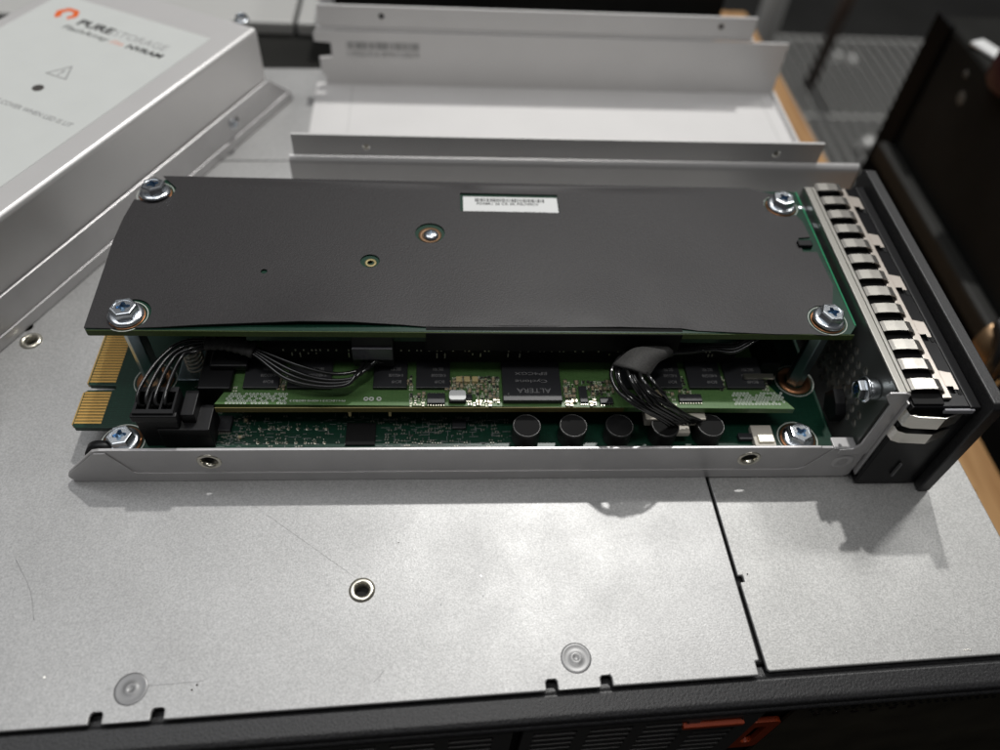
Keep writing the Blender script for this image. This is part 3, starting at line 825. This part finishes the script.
# pads trio
for px in (366, 371.5, 379):
    q = P(px, 399, MT); obj('test_pad', lathe(B(), [(.03, 0), (.03, .008), (.07, .008), (.07, 0)], c=(q.x, q.y, MT+.001), seg=14, closed=True), WHITE, mid)
# cream connector hanging below the front edge
a = P(348, 420, 1.45); b_ = P(391, 420, 1.45)
bm = B(); yc = ys+.05
box(bm, a.x, b_.x, yc, yc+.5, 1.38, 1.70); 
bm2 = box(B(), a.x+.07, b_.x-.07, yc-.1, yc+.35, 1.30, 1.8)
cm = boolean(meshof(bm, CREAM), meshof(bm2, CREAM)); cm.materials.clear(); cm.materials.append(CREAM)
link('cream_connector', cm, mid, Matrix.Identity(4))
# second card behind the first (dark vertical socket rows)
obj('socket_bar', box(B(), c3.x+.1, c4.x-.3, 18.7, 19.2, 1.0, 2.4), BLACKP, md, bevel=.03)
obj('card_socket', box(B(), c3.x-.75, c3.x+.12, 13.0, 18.6, BT, 2.05), BLACKP, md, bevel=.04)
obj('card_socket', box(B(), c4.x-.05, c4.x+.55, 13.95, 18.6, BT, 2.0), BLACKP, md, bevel=.04)
obj('socket_clip', box(B(), c3.x-.5, c3.x+.5, 13.6, 14.3, 2.06, 2.25), BLACKP, md, bevel=.04)
q = P(756, 375, 2.1); obj('socket_clip', box(B(), q.x-.35, q.x+.5, q.y-.1, q.y+.05, 2.02, 2.1), TIN, md)

# component block over the memory board's rear, black and low to add shade there
cbk = obj('component_shade_block', box(B(), c3.x+.9, c4.x-.9, 13.95, 18.5, 2.02, 3.30), mat('block_black', (.006, .006, .006), 0, .7, spec=.2), md, bevel=.03)
bm = B(); rr_ = random.Random(5)
for i in range(120):
    x = c3.x+1.1+i*.108
    if x > c4.x-1.1: break
    if rr_.random() < .45: box(bm, x, x+.04, 13.925, 13.949, 2.50, 2.54)
    if rr_.random() < .2: box(bm, x, x+.03, 13.925, 13.949, rr_.uniform(2.2, 2.40), 2.41)
obj('solder_pads', bm, PADM, cbk)['kind'] = 'stuff'
obj('standing_card', box(B(), c3.x+.6, c4.x-.6, 13.84, 13.90, 3.0, 3.35), PCBD, md)
# ---- base board components along the front
for k in range(5):
    cx = 2.24+k*1.262; cy_ = 12.13
    o = obj('capacitor', lathe(B(), [(0, BT), (.36, BT), (.375, BT+.04), (.375, 1.50), (.36, 1.545), (.34, 1.55)], c=(cx, cy_, 0), seg=36), CAPM, base)
    obj('capacitor_rim', lathe(B(), [(.385, 1.50), (.385, 1.535), (.365, 1.56), (.345, 1.56), (.345, 1.54)], c=(cx, cy_, 0), seg=36, closed=True), CAPR, o)
    obj('capacitor_top', cyl(B(), (cx, cy_, 1.53), .35, .02, 36), CAPT, o)
def bchip(px0, py0, px1, py1, h, m=CHIP, name='small_chip', pins=False): return chip(px0, py0, px1, py1, h, base, BT, m, name)
o, e = bchip(210, 418, 231, 433, .12)
bm = B()
for i in range(12):
    x = e[0]+.04+i*(e[1]-e[0]-.08)/11; box(bm, x-.012, x+.012, e[2]-.06, e[2], BT, BT+.04)
obj('chip_pins', bm, TIN, o)
bchip(345, 424, 375, 446, .06, m=CAPT); bchip(452, 421, 466, 430, .1)
# rows of header pins
bm = B(); cyl(bm, (0, 0, 0), .02, .18, 6, r2=.01); lathe(bm, [(.03, 0), (.03, .01), (.05, .01), (.05, 0)], seg=8); PINM = meshof(bm, TIN)
for r_, py in enumerate((429, 443)):
    for i in range(8):
        q = P(260+i*9.5-r_*2, py, BT); link('header_pin', PINM, base, Matrix.Translation((q.x, q.y, BT)))
sb = B(); pb = B()
rnd = random.Random(11)
for i in range(420):
    px = rnd.choice((rnd.uniform(205, 500), rnd.uniform(205, 500), rnd.uniform(380, 510))); py = rnd.uniform(417, 448)
    q = P(px, py, BT)
    if q.y < 11.75: continue
    r = rnd.random()
    if r < .45: box(sb, q.x, q.x+rnd.uniform(.04, .25), q.y, q.y+.012, BT+.002, BT+.006)
    elif r < .7: box(sb, q.x, q.x+.012, q.y, q.y+rnd.uniform(.05, .2), BT+.002, BT+.006)
    else: 
        for d in (0, .07): box(pb, q.x+d, q.x+.035+d, q.y, q.y+.04, BT+.001, BT+.03)
for i in range(260):
    px = rnd.uniform(190, 250); py = rnd.uniform(380, 446); q = P(px, py, BT)
    if q.y < 11.75: continue
    if rnd.random() < .7: box(sb, q.x, q.x+rnd.uniform(.02, .07), q.y, q.y+.012, BT+.002, BT+.006)
    else: box(pb, q.x, q.x+.05, q.y, q.y+.03, BT+.001, BT+.02)
obj('silkscreen_marks', sb, INK, base)['kind'] = 'stuff'
obj('solder_pads', pb, mat('dull_pad', (.26, .26, .22), .4, .45), base)['kind'] = 'stuff'
for (px, py) in ((195, 425), (203, 431), (222, 422), (240, 437), (246, 420)):
    q = P(px, py, BT+.05); link('ceramic_capacitor', CAPS[1], base, Matrix.Translation((q.x, q.y, BT+.003)) @ Matrix.Rotation(rnd.choice((0, PI/2)), 4, 'Z'))
# right side: light grey connector block with pins
x0, x1, y0, y1 = on(757, 424, 778, 446, 1.2)
o = obj('small_connector', box(B(), x0, x1, max(y0, 11.72), y1, BT, 1.15), WHCON, base, bevel=.02)
o2 = obj('shield_tab', box(B(), x0+.1, x1-.05, 11.8, 12.05, 1.15, 1.22), TIN, o, bevel=.01)
bchip(738, 436, 752, 442, .15)
# tiny edge feet of caps
# ---- black power connector (left)
K = P(160, 446, BT)
ky0 = 11.92
obj_c = thing  # alias kept short
M0 = B(); box(M0, -7.75, -6.75, ky0, 12.75, BT, 2.42)
cut = B()
for i in range(3): box(cut, -7.68+i*.31, -7.42+i*.31, ky0+.12, 12.6, 1.4, 2.6)
cm = boolean(meshof(M0, BLACKP), meshof(cut, BLACKP)); cm.materials.clear(); cm.materials.append(BLACKP)
pc = link('power_connector', cm, md, Matrix.Identity(4))
obj('connector_lip', box(B(), -7.82, -6.68, ky0-.06, ky0+.1, 2.1, 2.34), BLACKP, pc, bevel=.03)
obj('connector_housing', box(B(), -7.3, -6.0, ky0-.05, 12.7, BT, 1.75), BLACKP, pc, bevel=.03)
obj('connector_housing', box(B(), -6.70, -6.35, 12.1, 12.9, BT, 2.1), BLACKP, pc, bevel=.03)
# spring on a shiny plate
spl = obj('metal_plate', box(B(), -7.45, -6.6, 14.1, 15.4, BT, BT+.06), STAND, md, bevel=.02)
pts = []
for i in range(90):
    a_ = i*2*PI/18; pts.append(Vector((-6.95+.24*math.cos(a_), 14.5+.24*math.sin(a_), BT+.1+i*.0085)))
obj('spring', tube(B(), pts, .035, 6), TIN, spl)
obj('shield_wall', box(B(), -8.3, -4.2, 18.9, 19.0, BT, 3.0), ALU, md)
# dark connector near centre top (hangs from the top board) with clear lip
a = P(353, 358, 2.5); b_ = P(394, 358, 2.5)
hc = obj('cable_header', box(B(), a.x, b_.x, a.y, a.y+.7, 2.15, 3.4), BLACKP, md, bevel=.03)
obj('header_latch', box(B(), a.x, b_.x-.02, a.y-.07, a.y-.001, 2.5, 2.95), mat('latch_grey', (.09, .09, .10), 0, .2), hc, bevel=.02)

# ---- cables
def Q_(x, y, z): return P(x, y, z)
sl0 = P(207, 342, 2.75); sl1 = P(252, 350, 2.6)
sockets = [(-7.55, 12.35, 2.1), (-7.24, 12.35, 2.1), (-6.93, 12.35, 2.1), (-6.93, 12.45, 2.1)]
ca = None
cabA = [(138, 396, 2.35), (146, 382, 2.7), (165, 357, 3.0), (190, 342, 3.0)]
for i in range(4):
    dx = i*3.5
    pts = [Vector(sockets[i]), P(138+i*9, 404, 2.35), P(140+i*9.5, 388-i, 2.55), P(157+i*8.5, 362-2*i, 2.75), P(180+i*5, 343+3.0*i, 2.85), P(208, 340+2.4*i, 2.78)]
    pts += [P(230, 343+1.8*i, 2.72), P(253, 348+2.0*i, 2.62)]
    e_ = [(300, 366), (336, 374), (365, 369), (375, 362)] if i == 0 else [(294-3*i, 366+4*i), (325-3*i, 376+3.4*i), (352-2*i, 376+3*i), (372-5*i, 367+2*i)]
    pts += [P(e_[0][0], e_[0][1], 2.45), P(e_[1][0], e_[1][1], 2.35), P(e_[2][0], e_[2][1], 2.35), P(e_[3][0], e_[3][1], 2.45)]
    end = P(382-6*i, 356, 2.6); pts.append(Vector((end.x, a.y+.05, 2.3)))
    w_ = obj('cable', tube(B(), spline(pts, 8), .052, 10), WIRE, pc)
bm = B(); sp = spline([P(205, 343, 2.80), P(222, 343, 2.78), P(238, 346, 2.70), P(254, 351, 2.6)], 8)
tube(bm, sp, [.20+.015*math.sin(i*1.7) for i in range(len(sp))], 14, flat=(1.1, .75)); obj('cable_sleeve', bm, TAPE, pc)

# white connector and fanned cable (right)
wy = ys-.02
wc = obj('white_connector', box(B(), P(645, 420, 1.5).x, P(705, 420, 1.5).x, wy-.22, wy+.25, 1.30, 1.62), WHCON, md, bevel=.03)
bm = B()
x0w = P(686, 420, 1.5).x
for i in range(5): box(bm, x0w+i*.1, x0w+.06+i*.1, wy-.225, wy-.2, 1.42, 1.54)
obj('connector_slots', bm, HOLE, wc)
obj('white_plug', box(B(), P(662, 430, 1.35).x, P(689, 430, 1.35).x, wy-.55, wy-.3, 1.25, 1.45), WHCON, wc, bevel=.05)
rj = random.Random(4)
for i in range(9):
    t_ = i/8
    jx, jz = rj.uniform(-3.5, 3.5), rj.uniform(-.18, .12)
    pts = [P(620+30*t_+6, 352+4*t_, 2.9-.1*t_), P(616+30*t_, 362+6*t_, 3.05), P(613+34*t_+jx, 374+3*t_, 3.2+jz), P(619+40*t_+jx, 390+1*t_, 3.05+jz), P(635+38*t_-jx, 406-2*t_, 2.6-jz), P(657+32*t_-jx, 418-3*t_, 2.05), P(670+31*t_, 426-5*t_, 1.62)]
    obj('cable', tube(B(), spline(pts, 7), .055, 8), WIRE, wc)
# flat woven sleeve as a bent ribbon
bm = B(); L1 = spline([P(668, 349, 3.0), P(645, 349, 3.18), P(630, 352, 3.22), P(613, 366, 3.2)], 6); L2 = spline([P(671, 355, 2.85), P(665, 359, 3.0), P(657, 364, 3.12), P(648, 377, 3.15)], 6)
va = [bm.verts.new(p) for p in L1]; vb = [bm.verts.new(p) for p in L2]; vm = [bm.verts.new((p+q)/2+Vector((0, -.05, .10))) for p, q in zip(L1, L2)]
for i in range(len(va)-1): bm.faces.new([va[i], va[i+1], vm[i+1], vm[i]]); bm.faces.new([vm[i], vm[i+1], vb[i+1], vb[i]])
obj('cable_sleeve', bm, TAPE, wc, solid=.08, smooth=True)
for i in range(4):
    pts = [P(664, 351+i, 2.75), P(690, 348+1.5*i, 2.7), P(712, 344+2*i, 2.8), P(735, 343+3*i, 3.0), P(745+5*i, 338, 3.3)]
    obj('cable', tube(B(), spline(pts, 7), .045, 8), WIRE, wc)

# ---- top board
tb_l = P(84, 331, TT).x; 
fy_ = P(84, 329.5, TT).y
tx1 = P(847, 306, TT).x
bky = 19.75
to = [(tb_l, fy_), (tx1-.25, fy_), (tx1, fy_+.3), (tx1, bky), (tb_l+.6, bky), (tb_l+.5, 17.6), (tb_l+.1, 16.2)]
wx0, wx1 = P(460, 195, 3.62).x, P(557, 195, 3.62).x
wy0, wy1 = P(508, 212, 3.62).y, P(508, 194, 3.62).y
ch = P(430, 233, 3.62); sh = P(370, 261, 3.62); ph = P(264, 271.5, 3.62)
top = obj('top_board', plate(B(), to, [circ(sh.x-.02, sh.y+.03, .09, 16)], h=TT-TZ, M=Matrix.Translation((0, 0, TZ))), PCBD, md, bevel=.01)
EDG = mat('board_edge_green', (.06, .10, .015), 0, .55, fine=.2, fscale=20)
obj('board_edge', box(B(), tb_l+.03, tx1-.15, fy_-.02, fy_-.005, TZ+.004, TT-.01), EDG, top)
obj('mask_edge', box(B(), tx1-.03, tx1+.012, fy_+.32, bky, TT-.01, TT+.006), mat('green_mask_edge', (.012, .26, .11), 0, .35), top)
# insulator sheet with cut-outs, slightly warped
sz = 3.625
def shz(x, y):
    f_ = max(0, 1-(y-fy_)/2.2)
    z = sz + .008*math.sin(x*.9+y*.7) + .022*f_*math.sin(x*1.7+.6)
    if x < ffx0: z += .12*f_*f_*max(0, math.sin(PI*min(1, max(0, (x-(-7.2))/(ffx0+7.2)))))
    if x > ffx1: z += -.02*f_
    z += .03*math.exp(-((x-6.2)**2/.8+(y-14.8)**2/3.0)) + .02*math.exp(-((x-3)**2/3+(y-14.4)**2/.6))
    return z
ffx0 = P(426, 326, sz).x; ffx1 = P(682, 327, sz).x
fe = fy_-.02
fpx = [(83, 326.5), (110, 327), (160, 326.5), (200, 325), (250, 323.5), (300, 323), (350, 323), (400, 324), (424, 325.5), (440, 326), (500, 326), (560, 326.3), (620, 326.6), (681, 327.5), (700, 329.5), (740, 331.5), (780, 332.5)]
out = [(P(a_, b_, 3.66).x, P(a_, b_, 3.66).y) for a_, b_ in fpx]
fe = P(550, 326.2, 3.63).y
# cut round front right screw
fr = SX[1]
out += [(P(812, 333, sz).x, P(812, 333, sz).y)]
for i in range(9):
    a_ = R_(255)-R_(195)*i/8*1.0
    out.append((fr[0]+.56*math.cos(a_), fr[1]+.56*math.sin(a_)))
out += [(P(x_, y_, sz).x, P(x_, y_, sz).y) for x_, y_ in ((833, 285), (826, 271), (817, 252), (803, 252), (798, 238), (810, 237), (803, 222))]
br = SX[3]
for i in range(9):
    a_ = R_(310)-R_(215)*i/8; out.append((br[0]+.54*math.cos(a_), br[1]+.54*math.sin(a_)))
out += [(9.6, bky+.1), (P(162, 179, sz).x, bky+.12)]
bl = SX[2]
out += [(bl[0]+.55, bl[1]+.25), (bl[0]+.5, bl[1]-.1), (bl[0]+.15, bl[1]-.36), (bl[0]-.2, bl[1]-.34), (P(134, 199, sz).x, P(134, 199, sz).y)]
out += [(P(x_, y_, sz).x, P(x_, y_, sz).y) for x_, y_ in ((123, 218), (112, 243), (104, 268), (94, 297))]
fl_ = SX[0]
hl = [circ(ch.x, ch.y, .43, 28), circ(sh.x, sh.y, .27, 24), circ(ph.x, ph.y, .09, 12),
      [(wx0, wy0), (wx1, wy0), (wx1, wy1), (wx0, wy1)], circ(fl_[0]+.07, fl_[1]+.05, .53, 28)]
def inpoly(p, poly):
    r = False; n = len(poly)
    for i in range(n):
        (x1_, y1_), (x2_, y2_) = poly[i][:2], poly[(i+1) % n][:2]
        if (y1_ > p[1]) != (y2_ > p[1]) and p[0] < (x2_-x1_)*(p[1]-y1_)/(y2_-y1_)+x1_: r = not r
    return r
V = []; Ed = []
for l in [out]+hl:
    k = len(V); V += [Vector(p) for p in l]; Ed += [(k+i, k+(i+1) % len(l)) for i in range(len(l))]
x = tb_l
while x < tx1:
    y = fe+.15
    while y < bky+.1:
        if inpoly((x, y), out) and not any(inpoly((x, y), h_) for h_ in hl): V.append(Vector((x, y)))
        y += .3
    x += .3
r = delaunay_2d_cdt(V, Ed, [], 0, 1e-4)
bm = B(); vs = [bm.verts.new((v.x, v.y, shz(v.x, v.y))) for v in r[0]]
for f in r[2]:
    c = sum((r[0][i] for i in f), Vector((0, 0)))/len(f)
    if inpoly(c, out) and not any(inpoly(c, h_) for h_ in hl):
        fc = bm.faces.new([vs[i] for i in f]); fc.smooth = True
for v in list(bm.verts):
    if not v.link_faces: bm.verts.remove(v)
for f in bm.faces:
    f.normal_update()
    if f.normal.z < 0: f.normal_flip()
me = bpy.data.meshes.new('insulator_sheet'); bm.to_mesh(me); bm.free(); me.materials.append(SHEET)
ins = link('insulator_sheet', me, md, Matrix.Identity(4))
s_ = ins.modifiers.new('s', 'SOLIDIFY'); s_.thickness = .035; s_.offset = -1
es_ = ins.modifiers.new('e', 'EDGE_SPLIT'); es_.split_angle = R_(40)
# folded front flap
bm = B(); n = 24
va = []; vb = []; vc = []
for i in range(n+1):
    x = ffx0+(ffx1-ffx0)*i/n
    va.append(bm.verts.new((x, fe+.01, sz+.004))); vb.append(bm.verts.new((x, fy_-.04, 3.55))); vc.append(bm.verts.new((x, fy_-.03, sz-.76+.015*math.sin(x*2))))
for i in range(n):
    bm.faces.new([va[i], va[i+1], vb[i+1], vb[i]]); bm.faces.new([vb[i], vb[i+1], vc[i+1], vc[i]])
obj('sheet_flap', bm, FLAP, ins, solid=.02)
# sticker below the window
st = obj('barcode_sticker', box(B(), wx0+.09, wx1-.02, wy0-.5, wy1-.12, TT+.002, TT+.01), STICK, top)
bm = B(); x = wx0+.45; 
while x < wx1-.45:
    d = rnd.choice((.015, .03, .045)); box(bm, x, x+d, wy1-.36, wy1-.2, TT+.011, TT+.014); box(bm, x+.01, x+d, wy0-.08, wy0+.06, TT+.011, TT+.014); x += d+rnd.choice((.02, .03))
obj('barcode', bm, BLKINK, st)
lettering('lettering', 'PD08R1 26 CR 3K P0L749CV', 0, 0, wx1-wx0-1.1, .11, Fr((wx0+.5, wy1-.50, TT+.0115), (1, 0, 0), (0, 1, 0)), BLKINK, st, bold=.01)
# centre pan-head screw
ring(top, (ch.x, ch.y-.06), .2, .33, mat('dull_copper', (.22, .13, .07), .6, .5), TT+.002)
bm = B(); lathe(bm, [(.22, 0), (.22, .04), (.19, .10), (.12, .125), (0, .13)], c=(ch.x+.03, ch.y-.1, TT), seg=28)
cs = obj('pan_screw', bm, CHROME, top)
bm = B(); box(bm, -.10, .10, -.015, .015, .118, .134); box(bm, -.015, .015, -.10, .10, .118, .135)
for v in bm.verts: v.co += Vector((ch.x+.03, ch.y-.1, TT))
obj('cross_slot', bm, CROSS, cs)
ring(top, (sh.x+.02, sh.y-.04), .09, .16, mat('dull_gold', (.40, .33, .16), .5, .5), TT+.002)
# screws with rings
for k, (x, y) in enumerate(SX):
    ring(top, (x, y), .40, .465, COPPER, TT+.004, .01); ring(top, (x, y), .51, .53, WHITE, TT+.003, .006, 'silkscreen_ring')
tl_ = [Matrix.Rotation(R_(2), 4, 'Y'), Matrix.Rotation(R_(5), 4, 'Y'), Matrix.Rotation(R_(-4), 4, 'X'), Matrix.Rotation(R_(2), 4, 'X')]
for k, (x, y) in enumerate(SX): screw(md, (x, y, TT+.065), (.25, .1, .5, .35)[k], tilt=tl_[k])
# small clip at right edge of the sheet
q = P(803, 243, 3.7)
obj('edge_clip', box(B(), q.x-.15, q.x+.28, q.y-.12, q.y+.12, TT, 3.72), BLACKP, md, bevel=.03)

# ---- perforated end panel
EX = 11.30
hs = []
for i in range(24):
    for j in range(9):
        y = 12.15+i*.36; z = .95+j*.34+(i % 2)*.17
        if z > 3.1 or y > 19.0: continue
        if i < 1 and (j < 2 or j > 3): continue
        if i == 1 and j < 1: continue
        if i in (8, 9): continue
        hs.append([(y+.135*math.cos(PI/3*k), z+.135*math.sin(PI/3*k)) for k in range(6)])
Mp = Fr((EX, 0, 0), (0, 1, 0), (0, 0, 1))
ep = obj('end_panel', plate(B(), [(FY+.05, .13), (19.7, .13), (19.7, 3.82), (FY+.05, 3.82)], hs, h=.08, M=Mp), PANEL, md)
# pale plate added behind the perforation so its holes look brighter
obj('hole_light_plate', box(B(), EX+.095, EX+.12, 11.9, 19.5, .3, 3.5), mat('hole_light_pale', (.75, .72, .64), .1, .5), ep)
obj('top_rail', box(B(), EX+.0, EX+.30, FY-.15, 19.65, 3.80, 3.88), mat('rail_steel', (.36, .35, .32), .7, .4), ep, bevel=.04)
obj('rail_bead', box(B(), EX+.20, EX+.30, FY-.1, 19.6, 3.88, 3.91), MATS['rail_steel'], ep, bevel=.02)
# front return of the end panel
obj('front_return', plate(B(), [(11.0, 1.22), (11.60, 1.22), (11.60, 3.85), (11.45, 3.9), (11.05, 3.9), (11.0, 3.75), (11.25, 3.4), (11.25, 1.65), (11.12, 1.45), (10.75, 1.4), (10.75, 1.22)], h=.07, M=Fr((0, FY-.09, 0), (1, 0, 0), (0, 0, 1))), TRAY, ep, bevel=.02)
obj('corner_tab', box(B(), 10.6, 11.25, FY-.13, FY+.25, 1.38, 1.44), TRAY, ep, bevel=.02)
# rivet screws on the inner face
q = P(887, 397, 2.6)
obj('side_stud', cyl(B(), (0, 0, 0), .27, .34, 24, M=Fr((EX-.34, 12.15, 3.12), (0, 1, 0), (0, 0, 1))), CHROME, ep, bevel=.05)
screw(ep, (EX-.33, 12.15, 3.12), .3, tilt=Matrix.Rotation(R_(-90), 4, 'Y'), sc=.80)
for (y, z) in ((19.0, 3.4), (18.3, 3.3)): obj('side_stud', cyl(B(), (0, 0, 0), .2, .3, 20, M=Fr((EX-.3, y, z), (0, 1, 0), (0, 0, 1))), CHROME, ep, bevel=.05)
obj('cable_clip', plate(B(), [(0, 0), (.5, -.1), (.8, .3), (.6, .75), (.2, .6), (-.05, .4)], h=.3, M=Fr((EX-.31, 12.6, 1.05), (0, 1, 0), (0, 0, 1))), BLACKP, ep)

# ---- plastic front body, spring fingers and bezel
bz = obj('front_body', box(B(), 11.66, 13.44, 11.18, 19.95, .02, 3.62), BLACKG, md, bevel=.05)
obj('spring_strip', box(B(), 12.50, 12.74, 11.4, 19.8, 3.621, 3.72), mat('strip_steel', (.55, .50, .45), .9, .35), bz, bevel=.02)
def finger_mesh(L=1.0, w=.345):
    bm = B(); prof = [(-.44, .0), (-.42, .06), (-.34, .10), (-.05, .12), (.25, .11), (.42, .06), (.50, -.04), (.52, -.08)]
    sheetmetal(bm, prof, -w/2, w/2, -.03, M=Matrix.Identity(4)); return meshof(bm, SPRING)
FM = finger_mesh()
FYs = []
for i in range(13):
    y = 19.62-i*(19.62-11.72)/12
    # sheetmetal sweeps x; rotate so profile y -> world x
    M_ = Matrix.Translation((12.08, y, 3.80)) @ Matrix.Rotation(R_(-90), 4, 'Z')
    link('spring_finger', FM, bz, M_)
obj('finger_bed', box(B(), 11.70, 12.49, 11.25, 19.9, 3.621, 3.68), HOLE, bz)
TM = meshof(plate(B(), [(0, -.22), (.18, -.22), (.18, -.32), (.30, -.32), (.30, .22), (0, .30)], h=.03), MATS['strip_steel'])
TH_ = meshof(box(B(), .30, .40, -.42, .10, 0, .012), HOLE)
for i in range(5):
    y = 12.0+i*1.78
    t_ = link('retaining_tab', TM, bz, Matrix.Translation((12.73, y, 3.69)))
    link('tab_slot', TH_, t_, Matrix.Translation((12.73, y, 3.622)))
obj('clear_edge', box(B(), 12.5, 13.28, 11.1, 11.17, 3.45, 3.60), mat('clear_grey', (.35, .35, .37), 0, .12), bz, bevel=.02)
# front facing fingers
def ffinger(z0, z1):
    bm = B(); h_ = [(11.62, 11.30), (11.66, 11.10), (11.85, 11.02), (12.55, 10.98), (12.75, 11.05), (13.10, 11.16)]
    vs = []
    for x, y in h_: vs.append([bm.verts.new((x, y, z0)), bm.verts.new((x, y, z1)), bm.verts.new((x, y+.03, z1)), bm.verts.new((x, y+.03, z0))])
    for a, b_ in zip(vs, vs[1:]):
        for k in range(4): bm.faces.new([a[k], a[(k+1)%4], b_[(k+1)%4], b_[k]])
    bm.faces.new(vs[0]); bm.faces.new(vs[-1][::-1])
    obj('spring_finger', bm, SPRING, bz)
ffinger(2.95, 3.42); ffinger(2.30, 2.72)
obj('side_edge', box(B(), 11.60, 11.655, 11.30, 11.55, .3, 3.6), TRAY, bz, bevel=.01)
# bezel plate
BX0, BX1 = 13.40, 13.80
be = obj('bezel', plate(B(), [(10.92, .0), (20.5, .0), (20.5, 3.95), (20.3, 4.05), (10.98, 4.05), (10.88, 3.9)], h=BX1-BX0-.05, M=Fr((BX0+.05, 0, 0), (0, 1, 0), (0, 0, 1))), BEZ, md, bevel=.04, seg=3)
obj('bezel_ledge', box(B(), 13.15, BX0+.05, 11.15, 20.0, 3.3, 3.65), BLACKP, bz, bevel=.03)
obj('bezel_slot', box(B(), 12.5, 12.56, 11.1, 11.17, .5, 1.1), mat('slot_grey', (.15, .15, .15), 0, .4), bz)

# =================================================================== LIGHT
w = bpy.data.worlds.new('World'); S.world = w; w.use_nodes = True
nt = w.node_tree; bg = nt.nodes['Background']
tc = nt.nodes.new('ShaderNodeTexCoord'); sp_ = nt.nodes.new('ShaderNodeSeparateXYZ'); nt.links.new(tc.outputs['Generated'], sp_.inputs[0])
cr = nt.nodes.new('ShaderNodeValToRGB'); el = cr.color_ramp.elements
el[0].position = .40; el[0].color = (.035, .034, .033, 1); el[1].position = 1.0; el[1].color = (.55, .55, .57, 1)
mr = nt.nodes.new('ShaderNodeMapRange'); mr.inputs['From Min'].default_value = -1; mr.inputs['From Max'].default_value = 1
nt.links.new(sp_.outputs['Z'], mr.inputs['Value']); nt.links.new(mr.outputs['Result'], cr.inputs['Fac']); nt.links.new(cr.outputs['Color'], bg.inputs['Color'])
bg.inputs['Strength'].default_value = .18
def area(name, loc, target, sx, sy, power, col=(1, 1, 1), shape='RECTANGLE'):
    l = bpy.data.lights.new(name, 'AREA'); l.shape = shape; l.size = sx
    if shape in ('RECTANGLE', 'ELLIPSE'): l.size_y = sy
    l.energy = power; l.color = col
    o = bpy.data.objects.new(name, l); C.objects.link(o); o.location = loc
    o.rotation_euler = (Vector(target)-Vector(loc)).to_track_quat('-Z', 'Y').to_euler()
    return o
area('key_lamp', (1+.16*200, 11+.58*200, 200), (1, 12, 0), 7, 7, 250000, (1, .985, .96), 'DISK')
area('ceiling_panel', (137, 118, 190), (0, 15, 0), 26, 26, 75000, (1, .99, .97))
area('fill_left', (-90, 40, 210), (0, 15, 0), 150, 130, 115000, (.97, .98, 1))  # broad soft fill added on the left to lift the shadows
area('ceiling_panel_front', (20, -12, 215), (0, 15, 0), 50, 22, 70000, (1, .98, .96))
S.view_settings.view_transform = 'Standard'; S.view_settings.look = 'None'; S.view_settings.exposure = 0; S.view_settings.gamma = 1
S.cycles.use_denoising = True
S.cycles.max_bounces = 8
